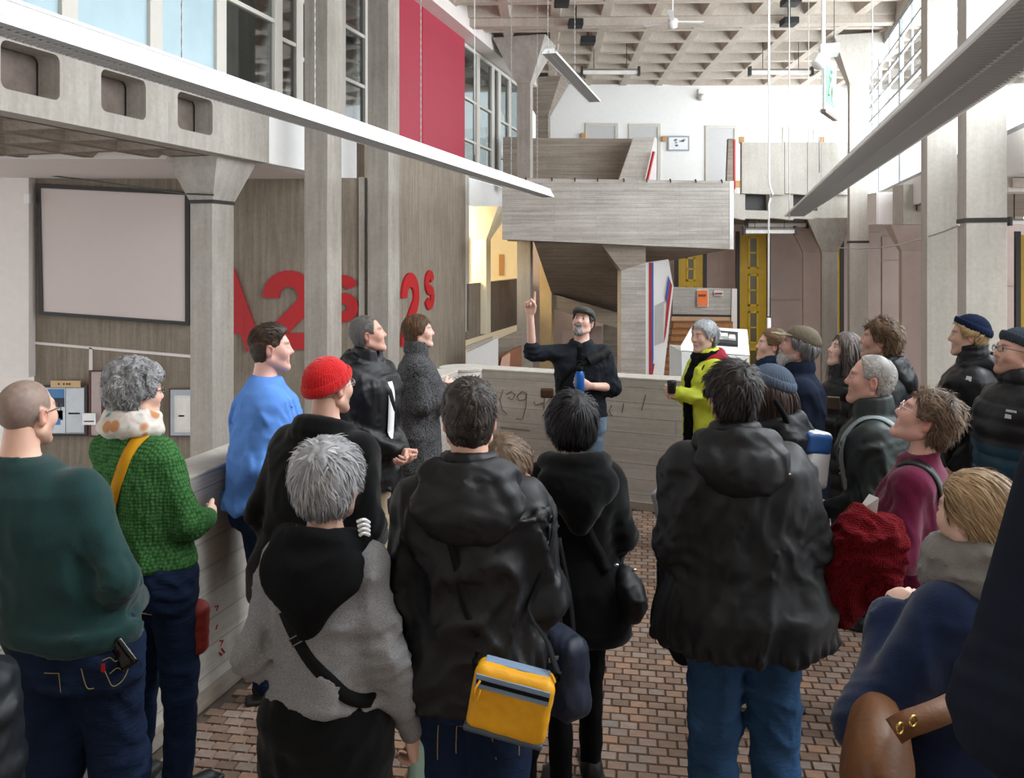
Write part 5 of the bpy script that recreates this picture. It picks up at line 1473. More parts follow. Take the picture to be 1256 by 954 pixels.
for i in range(10):
    y_ = 470 - i * 8.3; d = 25.6 + i * .32; x0 = 813 + i * 1.4
    o = MB().prism([at(x0, y_, d), at(899, y_, d), at(899, y_ + 8.0, d), at(x0, y_ + 8.0, d)], (0, .33, 0)).build('step', M_STEP, st); inv(o, st)
    o = MB().prism([at(x0, y_ - .9, d - .03), at(899, y_ - .9, d - .03), at(899, y_ + .7, d - .03), at(x0, y_ + .7, d - .03)], (0, .34, 0)).build('nosing', plain('step_nosing', '#7a4f2c', .6), st); inv(o, st)
pw = empty('poster_wall', (0, 28.9, 0)); tag(pw, 'board-marked concrete balustrade above the tiled steps with an orange poster', 'wall panel')
for nm, pts, dd, mt in (('slab', [(825, 352), (898, 354), (898, 386), (825, 385)], 0, M_BH), ('shadow_gap', [(825, 385), (898, 387), (898, 389), (825, 388)], .05, M_DARK), ('tan_band', [(824, 388), (896, 389), (896, 397), (823, 396)], .02, plain('tan_band', '#c59f7b', .7)), ('end_post', [(898, 354), (904, 354), (904, 440), (896, 440)], -.05, M_WHITE2),
                        ('orange_poster', [(855, 355), (869, 355), (869, 376), (855, 376)], -.08, plain('poster_paper', '#e9d9cc', .6)), ('orange_print', [(856, 356), (868, 356), (868, 375), (856, 375)], -.10, plain('poster_orange', '#ee7a3c', .6)), ('poster_text', [(857, 361), (866, 361), (866, 363.4), (857, 363.4)], -.12, plain('poster_red', '#8e3420', .6)),
                        ('small_notice', [(876, 356), (887, 356), (887, 362.5), (876, 362.5)], -.08, plain('notice_pink', '#dcc9c4', .6)), ('notice_bar', [(877, 359), (886, 359), (886, 361), (877, 361)], -.10, plain('notice_dark', '#7a3b3b', .6))):
    o = MB().prism([at(x, y, 28.8 + dd) for x, y in pts], (0, .2 if dd >= -.05 else .02, 0)).build(nm, mt, pw); inv(o, pw)
# white display console
Yd = 9.6; dc = empty('display_console', at(877, 445, Yd)); tag(dc, 'white sloping display console with a black and white photo', 'display')
def dpx(pts, ys, nm, mat, ext=(0, .02, 0)):
    o = MB().prism([at(x, y, Yd + dy) for (x, y), dy in zip(pts, ys)], ext).build(nm, mat, dc, bevel=.004); inv(o, dc)
dpx([(836, 431), (919, 437), (919, 560), (836, 560)], (0, 0, 0, 0), 'base', plain('console_grey', '#cfd2d1', .5), (0, .75, 0))
dpx([(835, 430), (919.5, 436), (917, 409), (849, 405)], (0, 0, .75, .75), 'sloping_top', M_WHITE, (0, .02, .05))
dpx([(872, 425), (905, 428), (905, 412.5), (873, 410)], (.12, .12, .62, .62), 'photo', plain('photo_black', '#1d1d1f', .5), (0, -.01, .056))
for i, (a, b, c, d) in enumerate(((874, 417, 886, 421), (880, 414, 893, 418), (888, 420, 899, 425), (893, 416, 902, 421), (877, 412, 884, 415))):
    dpx([(a, d), (c, d + .5), (c - 1, b + .5), (a + 1, b)], (.25, .25, .5, .5), 'photo_shape', plain('photo_white', '#d9d9d9', .6), (0, -.02, .062))
# white stair piece and brown ramp below the lit landing
ws = empty('lower_stair', (0, 24.0, 0)); tag(ws, 'white stair stringer and brown steps beyond the corner of the low wall', 'stairs')
for nm, pts, dd, mt in (('stringer', [(572, 432), (611, 414), (611, 470), (572, 470)], 0, M_WHITE), ('ledge', [(571, 425), (604, 413), (604, 417), (571, 430)], -.2, M_PAR), ('brown_tread', [(586, 470), (612, 436), (640, 424), (640, 470)], .5, plain('brown_tread', '#8a5d43', .7)), ('pink_side', [(608, 470), (616, 438), (626, 432), (624, 470)], .3, plain('pink_side', '#caa08c', .7)), ('dark_back', [(611, 416), (640, 404), (640, 436), (611, 450)], .8, M_DK)):
    o = MB().prism([at(x, y, 24.0 + dd) for x, y in pts], (0, .2, 0)).build(nm, mt, ws); inv(o, ws)
# columns below the landing
column('column_lower', 662, .42, .4, 29.5, -3.3, 2.4, plain('warm_lit_concrete', '#b59f78', .8))  # yellow tint paints in the warm lamp light on this concrete shaft
for i, (a, b, c, d, mt) in enumerate(((690, 405, 712, 470, M_PINK), (714, 400, 738, 470, M_PINK), (740, 398, 762, 470, M_DK))):
    o = MB().prism([at(x, y, 31.0) for x, y in ((a, b), (c, b), (c, d), (a, d))], (0, .1, 0)).build('trim_%d' % (20 + i), mt); struct(o)

# ---------------------------------------------------------------- the visitors
NY = cloth('black_nylon', '#0d0f14', .50, .42, wr=1.7, scale=500)
NY2 = cloth('rain_shell', '#14161a', .52, .38, wr=1.6, scale=500)
NY3 = cloth('grey_shell', '#1c1f24', .55, .35, wr=1.4, scale=500)
NAVYN = cloth('navy_nylon', '#222a3d', .5, .4, wr=1.0, scale=500)
WOOLB = cloth('black_wool', '#0a0b0d', .95, .1, .15, .4, 260)
COTB = cloth('black_cotton', '#0b0c0e', .9, .15)
JD = denim('dark_denim', '#1c2b47', .6); JM = denim('mid_denim', '#35577f', .9); JL = denim('light_denim', '#7d95ad', .5)
BROWNH = ['#2c211b', '#4f3d31']; DARKH = ['#15110f', '#2f2723']; BLACKH = ['#0d0c0d', '#26242a']; GREYH = ['#55555a', '#8e8e92', '#c4c4c6']

person('bald man in a dark green sweater with his back turned, at the left edge', 106, 2.75, 462, 8, head=(6, 4, 0), lean=(-.25, .02), seed=11, key='bald',
       skin='#d9a890', face=dict(shaved=.85, shcol='#6a625d', stubble=.3), armR=((.27, -.05, 1.12), (.10, .17, .98)), armL='down', glasses=dict(col='#1c1c1c'),
       top=dict(mat=cloth('teal_wool', '#1f3b3b', .95, .1, .2, .5, 300), name='sweater', hem=.93, g=.028, crew=True, hem_band=True, folds=.016, ff=(6, 6, 4)), bottom=dict(mat=JD, g=.02, r=(.105, .08, .07), folds=.010), legs=((.12, .05), (.12, 0)), bw=1.08)
person('woman with curly grey hair in a green knit sweater and dotted scarf', 195, 3.4, 447, 22, 'f', head=(24, 2, 0), lean=(-.17, .02), seed=12, key='green',
       skin='#e0b29c', hair=dict(cols=['#4a4a4e', '#77777b', '#c9c9cb'], len=.030, th=.030, rough=.016, n=4200, w=.006, frizz=1.6, lift=1.0, flow='crown', line='low', clump=1.2, patch=26, lumps=[(0, -.04, .09, .075, .075, .06)]),
       glasses=dict(col='#1d3b34', r=.0022), armR=((.26, .0, 1.12), (.12, .20, 1.08)), armL=((.25, .02, 1.12), (.16, .18, 1.06)),
       top=dict(mat=knit('green_knit', '#28502c', '#4d7f48', 75), name='sweater', hem=.95, g=.024, folds=.012, crew=True), bottom=dict(mat=JD, g=.014, folds=.012), legs=((.1, .03), (.1, 0)))
person('young man in a light blue sweatshirt leaning on the low wall', 316, 4.25, 393, 72, head=(0, 4, 0), lean=(.0, .05), seed=13, key='blue',
       skin='#dfa898', face=dict(nose=1.3, stubble=.12), hair=dict(cols=BROWNH, len=.035, th=.004, n=2600, flow='back', fade=.045, lift=.5, fadek=1.8, grav=.0, lumps=[(0, .0, .088, .066, .088, .045)]),
       armR=((.24, -.03, 1.11), (.02, .20, 1.06)), armL=((.24, -.02, 1.12), (.0, .21, 1.03)),
       top=dict(mat=cloth('sky_blue_jersey', '#5f8fdc', .9, .15), name='sweatshirt', hem=.88, g=.034, crew=True, folds=.020, hem_band=True), bottom=dict(mat=JD), legs=((.1, .06), (.1, .12)))
person('man in a red knit beanie and black overcoat seen from behind', 385, 3.4, 437, 26, head=(8, 6, 0), lean=(.02, .06), seed=14, key='redbeanie',
       skin='#d9a690', face=dict(shaved=.6, shcol='#8a827c', stubble=.2), hat=dict(kind='beanie', mat=cloth('red_wool', '#c81f22', .95, .1, .3, .6, 200), ribs=54, z=.018, tilt=.28, h=1.02), glasses=dict(col='#b9b9bc', metal=.8, r=.0015),
       armR=((.27, -.01, 1.11), (.14, .20, 1.0)), armL=((.28, -.06, 1.11), (.2, .1, .92)),
       top=dict(mat=WOOLB, name='overcoat', hem=.78, g=.045, flare=.05, shawl=True, folds=.012, ff=(6, 6, 2)), bottom=dict(mat=COTB), bw=1.08)
person('woman with short grey hair in a heather grey sweater and black hood', 400, 2.45, 545, 8, 'f', head=(14, 4, 0), seed=15, key='greysweater',
       skin='#dcae98', hair=dict(cols=['#6f6f73', '#97979b', '#cfcfd2'], len=.060, th=.022, rough=.008, n=4200, w=.0055, frizz=.4, lift=.3, flow='crown', line='low', clump=1.1, patch=20, lumps=[(0, -.05, .07, .078, .07, .06)]),
       glasses=dict(col='#a3383c'), armR=((.235, -.03, 1.12), (.255, .05, .86)), armL=((.25, -.03, 1.10), (.12, .16, .98)), handR='curl', palmR=(-1, .2, 0),
       top=dict(mat=tweed('heather_grey', '#77777a', '#a3a3a5', 420), name='sweater', hem=.97, g=.026, folds=.018, hood=dict(size=.98, point=True, mat=COTB, folds=.008)), bottom=dict(mat=WOOLB, g=.04, r=(.12, .12, .13), skirt=.25, folds=.008), bw=.95)
person('man in an open black parka and khaki trousers gazing up', 452, 5.2, 383, 116, head=(-38, 14, 0), seed=16, key='parka',
       skin='#d39d88', face=dict(nose=1.2), hair=dict(cols=['#4a4643', '#8a8784'], len=.018, th=.006, n=1800, line='receding', w=.004), armR='clasp', armL='clasp', handR='curl', handL='curl',
       top=[dict(mat=NY, name='parka', hem=.72, g=.045, flare=.02, collar=.05, folds=.018, hood=dict(size=.95)), dict(mat=plain('white_shirt', '#e9e9ea', .8), name='shirt', hem=.92, g=.010, sleeveless=True, folds=.004)], bottom=dict(mat=cloth('khaki', '#b5a48a', .9, .1), g=.02))
person('woman with cropped brown hair in a long tweed coat, arms folded', 512, 6.0, 384, 84, 'f', head=(0, 8, 0), seed=17, key='tweed',
       skin='#e0b09c', hair=dict(cols=['#3b2a20', '#7b5b42'], len=.05, th=.014, n=2400, flow='down', line='low', w=.006, clump=.4), armR=((.22, .03, 1.13), (-.03, .19, 1.21)), armL=((.22, .05, 1.11), (-.05, .17, 1.10)),
       top=dict(mat=tweed('dark_tweed', '#131315', '#6e6e71', 150), name='coat', hem=.40, g=.036, flare=.05, collar=.06, folds=.010), bottom=dict(mat=JD))
person('man in a black hooded shell jacket with a small yellow bag on his back', 576, 2.55, 460, 0, head=(-3, 3, 0), seed=18, bw=1.0, key='yellowbag',
       skin='#d9a690', hair=dict(cols=['#1d1816', '#4d443f'], len=.036, th=.006, lumps=[(0, -.012, .080, .072, .095, .055)], n=4200, fade=.028, fadek=1.3, flow='crown', w=.0045, lift=.35, frizz=.5, clump=1.0, rough=.006),
       armR=((.245, -.01, 1.11), (.13, .20, 1.02)), armL=((.245, -.01, 1.11), (.13, .20, 1.02)),
       top=dict(mat=NY, name='jacket', hem=.83, g=.034, flare=.02, folds=.024, ff=(9, 9, 3.5), hood=dict(size=1.06, folds=.014), collar=.03), bottom=dict(mat=JD, g=.02, r=(.105, .08, .07)))
person('short person with brown hair almost hidden behind the black hooded jacket', 617, 3.05, 543, 30, 'f', seed=19, key='short',
       hair=dict(cols=['#463529', '#8d7560'], len=.05, th=.018, n=2200, flow='crown', w=.006), skin='#dba995', top=dict(mat=NY, name='jacket', hem=.80, g=.035, folds=.018), bottom=dict(mat=COTB), bw=.92)
person('black-haired woman in a black hooded wool coat with a black shoulder bag', 704, 3.5, 488, -4, 'f', head=(-8, -4, 0), seed=20, key='blackcoat',
       skin='#d8a58e', hair=dict(cols=BLACKH, len=.080, th=.030, puff=.016, n=4200, flow='crown', w=.006, line='bob', clump=.6, frizz=.3, lift=.3, lumps=[(0, -.05, -.02, .072, .055, .07)]),
       armR=((.245, -.03, 1.13), (.18, .13, .96)), armL=((.235, -.01, 1.13), (.10, .2, 1.05)),
       top=dict(mat=WOOLB, name='coat', hem=.68, g=.042, flare=.03, folds=.010, ff=(6, 6, 3), hood=dict(size=1.08, point=True, folds=.006)), bottom=dict(mat=COTB, r=(.085, .056, .048)), legs=((.08, .05), (.07, -.08)), bw=1.08)
person('bearded speaker in a flat cap pointing upwards and holding a blue bottle', 713, 6.6, 375, 182, head=(20, 26, -4), seed=21, key='speaker',
       skin='#dcae9c', face=dict(nose=1.1), beard=dict(cols=['#7f7f82', '#d4d4d5'], goatee=True, r=(.034, .036, .036)), hair=dict(cols=['#2b2624', '#5b5552'], len=.03, th=.008, n=900), hat=dict(kind='flat', mat=tweed('cap_tweed', '#3a3a3a', '#6a6a68', 200)),
       armR=((.375, .10, 1.40), (.385, .15, 1.685)), handR='point', palmR=(.2, 1, 0), dirR=(.0, .0, 1), armL=((.27, .0, 1.13), (.055, .235, 1.175)), handL='grip', palmL=(.6, -.3, .2), dirL=(.9, .35, .05),
       top=dict(mat=cloth('navy_shirt', '#1e232b', .85, .2), name='shirt', hem=.90, g=.022, sleeve_end=.14, collar=.012, cz=-.012, ztop=1.462, folds=.014, sleeve=.006), bottom=dict(mat=JL, g=.014), bw=1.06)
person('grey-haired woman in a lime yellow rain jacket turned to the speaker', 866, 6.35, 392, -104, 'f', head=(-16, 2, 0), seed=22, key='lime',
       skin='#dcb4a2', hair=dict(cols=['#7d8288', '#b3b8be', '#d8dbde'], len=.05, th=.016, n=2200, flow='front', w=.006, frizz=.6), armL=((.23, .0, 1.14), (.07, .25, 1.20)), armR=((.22, .05, 1.14), (.03, .25, 1.18)), handL='grip', handR='grip',
       top=dict(mat=cloth('lime_shell', '#cbd63f', .5, .4, wr=1.4, scale=500), name='jacket', hem=.84, g=.038, flare=.015, folds=.018, collar=.03, hood=dict(size=.86, mat=cloth('crimson_lining', '#9a2338', .8), folds=.008)), bottom=dict(mat=COTB), bw=1.08)
person('dark-haired man in a wide black rain jacket and blue jeans seen from behind', 913, 3.0, 437, 2, head=(-14, 4, 0), lean=(-.035, 0), seed=23, key='rain',
       skin='#d09a85', face=dict(stubble=.3), hair=dict(cols=DARKH + ['#3a3230'], len=.052, th=.014, puff=.020, n=4200, flow='crown', w=.0055, lift=.5, clump=1.0, frizz=.5, rough=.007),
       armR=((.265, -.04, 1.12), (.22, .12, .93)), armL=((.27, -.04, 1.12), (.22, .12, .93)),
       top=dict(mat=NY2, name='jacket', hem=.80, g=.044, flare=.075, folds=.021, ff=(9, 9, 2.4), sharp=2.0, collar=.03, gather=.008, hood=dict(size=1.05, folds=.012)), bottom=dict(mat=JM, g=.016, r=(.105, .08, .072), folds=.014), legs=((.12, .02), (.12, -.02)), bw=1.08)
person('person with dark hair and a blue knit hat hidden behind the black rain jacket', 946, 4.0, 448, -58, 'f', head=(-6, 6, 0), seed=24, key='bluehat',
       skin='#d6a893', hat=dict(kind='beanie', mat=cloth('blue_knit', '#566273', .95, .1), z=.045, tilt=.25, ribs=40), hair=dict(cols=['#2a1f1c', '#4b3a33'], len=.16, seg=6, th=.014, n=2200, flow='down', line='bob', w=.007, grav=.3, frizz=.3),
       armR='pocket', armL='front', top=dict(mat=NY3, name='jacket', hem=.70, g=.045, folds=.018, collar=.03, hood=dict(size=.98)), bottom=dict(mat=JD))
person('grey-bearded man in a khaki peaked cap and navy check coat', 979, 5.0, 398, -76, head=(4, 14, 0), seed=25, key='khakicap',
       skin='#c9978a', beard=dict(cols=['#9a9a9c', '#e0e0e0'], r=(.05, .045, .05)), hair=dict(cols=['#3c3a3c', '#8a8a8c'], len=.06, th=.012, n=1600, flow='down', line='low', w=.006), hat=dict(kind='peak', mat=cloth('khaki_cap', '#6c6455', .85), peak=cloth('khaki_peak', '#8a836e', .85)),
       armR='crossed', armL='crossed', top=dict(mat=cloth('navy_check', '#1a2234', .9, .15), name='coat', hem=.55, g=.034, flare=.02, collar=.04, folds=.010, crew=False), bottom=dict(mat=JD), shoes='#8f92b0', legs=((.08, .12), (.1, .0)))
person('woman in a dark scarf half hidden in front of the khaki cap', 948, 5.9, 403, -80, 'f', head=(0, 10, 0), seed=26, key='peek',
       skin='#dcb09e', hair=dict(cols=['#5b4636', '#8f7256'], len=.05, th=.012, n=1500, flow='back'), armR='front', armL='front', top=dict(mat=cloth('ink_shell', '#17202e', .6, .3), name='jacket', hem=.75, g=.03, collar=.06), bottom=dict(mat=COTB))
person('woman with long dark hair in a long black puffer coat holding a phone', 1034, 5.6, 408, -80, 'f', head=(-14, 18, 0), seed=27, key='phone',
       skin='#e4bba8', hair=dict(cols=['#2b2220', '#5a4b47', '#8d8480'], len=.20, seg=7, th=.014, n=2600, flow='down', line='std', w=.007, grav=.35, frizz=.5, clump=.5),
       armL=((.23, .0, 1.12), (.10, .22, 1.17)), armR='front', handL='grip', palmL=(.2, 0, 1), top=dict(mat=cloth('black_puffer', '#0b0c0f', .5, .4, scale=500), name='puffer_coat', hem=.52, g=.040, quilt=.095, folds=.006, collar=.04), bottom=dict(mat=JM))
person('man with wavy brown hair in a dark grey hooded jacket gazing up left', 1080, 5.0, 389, -68, head=(0, 10, 0), seed=28, key='wavy',
       skin='#cf9f8c', face=dict(nose=1.3), hair=dict(cols=['#33271f', '#6d5541', '#8a6f55'], len=.065, th=.014, n=3000, flow='back', w=.006, frizz=1.0, lift=1.4, clump=2.0, rough=.014, puff=.026), armR='pocket', armL='pocket',
       top=dict(mat=NY3, name='jacket', hem=.78, g=.04, folds=.016, collar=.03, hood=dict(size=.98)), bottom=dict(mat=COTB))
person('balding grey man in a dark green shell jacket with a backpack strap', 1086, 3.9, 434, -66, head=(-4, 10, 0), lean=(0, .06), seed=29, key='balding',
       skin='#cf9e8d', face=dict(nose=1.25), hair=dict(cols=['#5a5653', '#b9b7b5', '#e0dedc'], len=.016, th=.005, n=2400, line='receding', w=.004, flow='back'), armR='down', armL='front',
       top=dict(mat=cloth('bottle_shell', '#25302f', .5, .4, wr=1.2, scale=500), name='jacket', hem=.80, g=.04, folds=.018, collar=.05), bottom=dict(mat=COTB))
person('woman in a maroon sweater tipping her head back, red cardigan on her arm', 1112, 3.3, 474, -56, 'f', head=(-6, 28, 0), lean=(0, -.04), seed=30, key='maroon',
       skin='#dba898', hair=dict(cols=['#2f231d', '#6d5646', '#9a8470'], len=.05, th=.010, n=3600, flow='back', w=.005, frizz=.8, lift=1.0, clump=1.8, rough=.010, puff=.020, lumps=[(0, -.05, .07, .07, .06, .05)]), glasses=dict(col='#d9b9b4', r=.0020),
       armL=((.25, -.01, 1.12), (.13, .22, 1.04)), armR=((.25, .0, 1.12), (.1, .2, 1.0)), top=dict(mat=cloth('maroon_wool', '#6a1d3f', .95, .1, .25, .4, 300), name='sweater', hem=.90, g=.020, crew=True, folds=.013), bottom=dict(mat=COTB), bw=.98)
person('woman with fair brown hair in a navy wool coat and grey scarf', 1192, 2.25, 584, -30, 'f', head=(-2, 4, 0), lean=(.02, -.02), seed=31, key='navycoat',
       skin='#dcb09c', hair=dict(cols=['#5a4030', '#9a7a58', '#c8ab84'], len=.085, th=.014, seg=5, n=5200, flow='back', line='low', w=.005, frizz=.2, clump=.5, lift=.25, patch=10, lumps=[(0, -.06, -.03, .060, .045, .06)]),
       armL=((.35, .10, 1.07), (.12, .20, 1.28)), armR=((.26, .0, 1.12), (.12, .2, 1.1)), handL='curl', palmL=(1, .2, 0),
       top=dict(mat=cloth('navy_wool', '#1a2744', .95, .1, .2, .5, 240), name='coat', hem=.50, g=.060, flare=.05, folds=.016, ff=(6, 6, 4), sleeve=.012), bottom=dict(mat=COTB), bw=1.12)
person('young fair-haired man in a navy beanie and black padded jacket', 1192, 5.0, 383, -68, head=(2, 4, 0), seed=32, key='navybeanie',
       skin='#e3b6a2', hair=dict(cols=['#8d6d45', '#d8bd8d'], len=.05, th=.012, n=1400, flow='front', w=.006), hat=dict(kind='beanie', mat=cloth('navy_knit', '#1c2740', .95, .1), z=.052, tilt=.34, ribs=50, h=1.06),
       armR='pocket', armL=((.27, -.05, 1.13), (.22, .08, .93)), top=dict(mat=NY, name='jacket', hem=.78, g=.05, collar=.08, folds=.018, hood=dict(size=1.0)), bottom=dict(mat=cloth('grey_trouser', '#8b8986', .9), g=.02))
def puff_cols(V):
    a, b = np.array(rgb('#15171c')[:3]), np.array(rgb('#1d4458')[:3]); t = (V[:, 2] < 1.20)[:, None]
    return np.where(t, b, a)
person('man in a grey ribbed beanie and glasses wearing a teal and black puffer', 1247, 4.2, 398, -84, head=(-4, 12, 0), seed=33, key='greybeanie',
       skin='#d9a998', face=dict(stubble=.5, stubcol='#7a5b45'), hat=dict(kind='beanie', mat=cloth('grey_knit', '#3c434c', .95, .1), z=.040, tilt=.25, ribs=36), glasses=dict(col='#5a5a5c', r=.0018), armR='pocket', armL='pocket',
       top=dict(mat=attr_mat('puffer_two_tone', .5, .4), name='puffer_jacket', hem=.70, g=.055, quilt=.085, folds=.006, collar=.06, colfn=puff_cols), bottom=dict(mat=COTB))
person('person in dark navy raising an arm close to the camera, lower right corner', 1475, 1.18, 0, -8, seed=34, key='nearest', Hfix=1.86,
       hair=dict(cols=DARKH, n=300), face=dict(eyes=False), armL=((.275, .02, 1.44), (.145, .06, 1.72)), armR='pocket', handL='relaxed',
       top=dict(mat=cloth('midnight_jersey', '#181d28', .9, .1), name='sweater', hem=.85, g=.05, sleeve=.02, folds=.008, crew=True), bottom=dict(mat=COTB), bw=1.1)

# ---------------------------------------------------------------- bags, scarves and small belongings
def loc(key, px, py, Y):
    """pixel column/row at depth Y, in the frame of that person"""
    r = PEOPLE[key]['root']; w = at(px, py, Y) - Vector(r.location); a = -r.rotation_euler.z
    return np.array([w.x * math.cos(a) - w.y * math.sin(a), w.x * math.sin(a) + w.y * math.cos(a), w.z])
def thing_of(key, name, label, cat, group=None):
    r = PEOPLE[key]['root']; e = empty(name, r.location, r.rotation_euler.z); tag(e, label, cat, group); return e
def strap_px(root, key, pts, w, mat, name='strap', th=.004, off=.006, stick=True, n=36):
    sd = PEOPLE[key]['sdf']; m = MB(); P = strap_on(m, sd, [loc(key, *p) for p in pts], w, th, off, n, stick); m.build(name, mat, root, True); return P
def soft(root, name, mat, sdf, res=.008, disp=None):
    V, F = sdf.mesh(res, disp); return np_mesh(name, V, F, mat, root)
M_SILVER = plain('silver', '#c9c9c9', .25, .9); M_GOLD = plain('gold', '#c9a45a', .25, .9)
BLK = cloth('black_webbing', '#0d0d0f', .8, .2)
def buckle(root, p, d, n, w, h, mat, name='buckle', r=.003):
    p, d, n = Vector(p), Vector(d).normalized(), Vector(n).normalized(); a = d.cross(n).normalized()
    m = MB().tube([p + a * sx * w / 2 + d * sy * h / 2 + n * .004 for sx, sy in ((-1, -1), (1, -1), (1, 1), (-1, 1))], r, 6, closed=True); m.build(name, mat, root)

# yellow sling bag
k = 'yellowbag'; yb = thing_of(k, 'sling_bag', 'small bright yellow sling bag with a blue zip on the back of the black jacket', 'bag')
Yb = 2.55 - .29; cb = loc(k, 627, 857, Yb)
Tb = Matrix.Translation(Vector(cb)) @ Matrix.Rotation(math.radians(11), 4, 'Y') @ Matrix.Rotation(math.radians(-8), 4, 'Z')
YM = cloth('yellow_ripstop', '#e2a21c', .5, .35, wr=.8, scale=400); BM = cloth('blue_tape', '#7a90ab', .6, .3); GM = cloth('grey_base', '#4d545b', .7)
def inbag(mb, nm, mat, par=yb, sm=False, bv=.0): mb.xf(Tb); return mb.build(nm, mat, par, sm, bv)
bs = SDF(); bs.box((0, 0, -.005), (.106, .045, .086), .026); V, F = bs.mesh(.006, folds(.004, (18, 18, 14), 4)); V = np.array([tuple(Tb @ Vector(v)) for v in V]); body = np_mesh('pouch', V, F, YM, yb)
inbag(MB().box((-.098, -.049, .030), (.098, -.043, .064)), 'zip_tape', BM, body); inbag(MB().box((-.095, -.051, .042), (.098, -.048, .052)), 'zip', BLK, body)
inbag(MB().box((-.088, -.006, .076), (.088, .034, .084)), 'top_panel', BM, body, bv=.006); inbag(MB().box((-.108, -.047, -.090), (.104, .046, -.074)), 'base_panel', GM, body, bv=.006)
inbag(MB().tube([(-.085, -.054, .052), (-.094, -.058, .03), (-.09, -.058, .0), (-.082, -.056, -.004), (-.080, -.056, .03)], .003, 6), 'zip_pull', YM, body, True)
for x in (-.108, .108): inbag(MB().tube([(x, .0, .05), (x * 1.06, 0, .075), (x * 1.02, 0, .1)], .008, 6), 'strap_clip', BLK, yb, True)
pl_ = [tuple(PEOPLE[k]['J']((-.06, -.13, 1.36))), tuple(loc(k, 552, 690, Yb + .06)), tuple(loc(k, 566, 760, Yb + .02)), tuple(Tb @ Vector((-.108, 0, .09)))]
m = MB(); strap_on(m, PEOPLE[k]['sdf'], pl_, .018, .004, .008, 30); m.build('strap', BLK, yb, True)
pl_ = [tuple(Tb @ Vector((.108, 0, .09))), tuple(loc(k, 672, 775, Yb + .08)), tuple(loc(k, 690, 700, 2.42)), tuple(loc(k, 694, 650, 2.5))]
m = MB(); strap_on(m, PEOPLE[k]['sdf'], pl_, .018, .004, .008, 24); m.build('strap', BLK, yb, True)

# navy tote of the short person
k = 'short'; tb_ = thing_of(k, 'tote_bag', 'navy nylon shoulder bag with a grey stripe beside the yellow bag', 'bag'); c = loc(k, 688, 820, 2.75)
Rt = rotm(math.radians(30))
q = SDF(); q.box(c, (.105, .055, .125), .04, R=Rt); q.ell(c + np.array([0, 0, -.07]), (.115, .065, .075), R=Rt, k=.03); soft(tb_, 'pouch', NAVYN, q, .008, folds(.007, (12, 12, 9), 3))
e = loc(k, 0, 0, 1) * 0
def px_patch(root, key, pts, Y, nm, mat, th=.004):
    m = MB(); P = [Vector(loc(key, x, y, Y)) for x, y in pts]; n = (P[1] - P[0]).cross(P[2] - P[1]).normalized(); m.prism(P, n * th); return m.build(nm, mat, root)
px_patch(tb_, k, [(673, 808), (701, 799), (701, 803), (673, 813)], 2.66, 'stripe', cloth('grey_stripe', '#8d95a3', .6))
px_patch(tb_, k, [(705, 828), (709, 826), (709, 837), (705, 840)], 2.66, 'logo', plain('logo_white', '#c9ccd2', .6))
m = MB(); m.tube(catmull([loc(k, 672, 785, 2.72), loc(k, 668, 730, 2.8), loc(k, 672, 660, 2.95)], 12), .010, 6); m.build('strap', BLK, tb_, True)
m = MB(); m.tube(catmull([loc(k, 704, 790, 2.75), loc(k, 698, 730, 2.85), loc(k, 685, 660, 2.95)], 12), .010, 6); m.build('strap', BLK, tb_, True)

# black shoulder bag
k = 'blackcoat'; bb = thing_of(k, 'shoulder_bag', 'small black nylon shoulder bag at the hip of the black wool coat', 'bag'); c = loc(k, 770, 728, 3.42)
q = SDF(); q.ell(c, (.058, .095, .115), R=rotm(0, 0, -.25)); q.ell(c + np.array([.02, -.03, -.02]), (.045, .075, .08), k=.02); soft(bb, 'pouch', NY, q, .008, folds(.008, (14, 14, 10), 8))
P = strap_px(bb, k, [(703, 606, 3.3), (716, 640, 3.28), (735, 672, 3.28), (757, 700, 3.32)], .042, BLK, 'strap'); buckle(bb, P[12], P[13] - P[11], PEOPLE[k]['sdf'].normal(P[12:13])[0], .048, .03, M_SILVER)
for p_ in ((756, 694), (778, 700)): q = MB().lathe([(.001, .01), (.009, .008), (.010, 0)], 10, tuple(loc(k, p_[0], p_[1], 3.3))); q.build('rivet', M_SILVER, bb, True)

# mustard strap of the green sweater, dotted scarf, red padded jacket
k = 'green'; ms = thing_of(k, 'crossbody_bag', 'mustard yellow bag strap across the back of the green sweater', 'bag strap')
MU = cloth('mustard_webbing', '#c98f17', .8)
def strap_j(root, key, pts, w, mat, name='strap', th=.004, off=.006, n=36):
    o = PEOPLE[key]; m = MB(); P = strap_on(m, o['sdf'], [o['J'](p) for p in pts], w, th, off, n); m.build(name, mat, root, True); return P
strap_j(ms, k, [(.085, -.02, 1.46), (.075, -.10, 1.40), (.03, -.14, 1.30), (-.04, -.15, 1.18), (-.12, -.12, 1.05)], .045, MU)
t = NT('dotted_scarf'); vo = t.add('ShaderNodeTexVoronoi'); t.link(t.coords(), vo.inputs['Vector']); vo.inputs['Scale'].default_value = 15; vo.inputs['Randomness'].default_value = .8
sepc = t.ramp(vo.outputs['Color'], [(0.0, '#b5222c'), (.3, '#3f8f80'), (.5, '#c08a63'), (.7, '#79b5cf'), (.85, '#8e1b3c')]); sepc.node.color_ramp.interpolation = 'CONSTANT'
t.base(t.mix(sepc, '#d8d0c8', t.ramp(vo.outputs['Distance'], [(.30, (0, 0, 0)), (.42, (1, 1, 1))]))); t.rough(.9, .1)
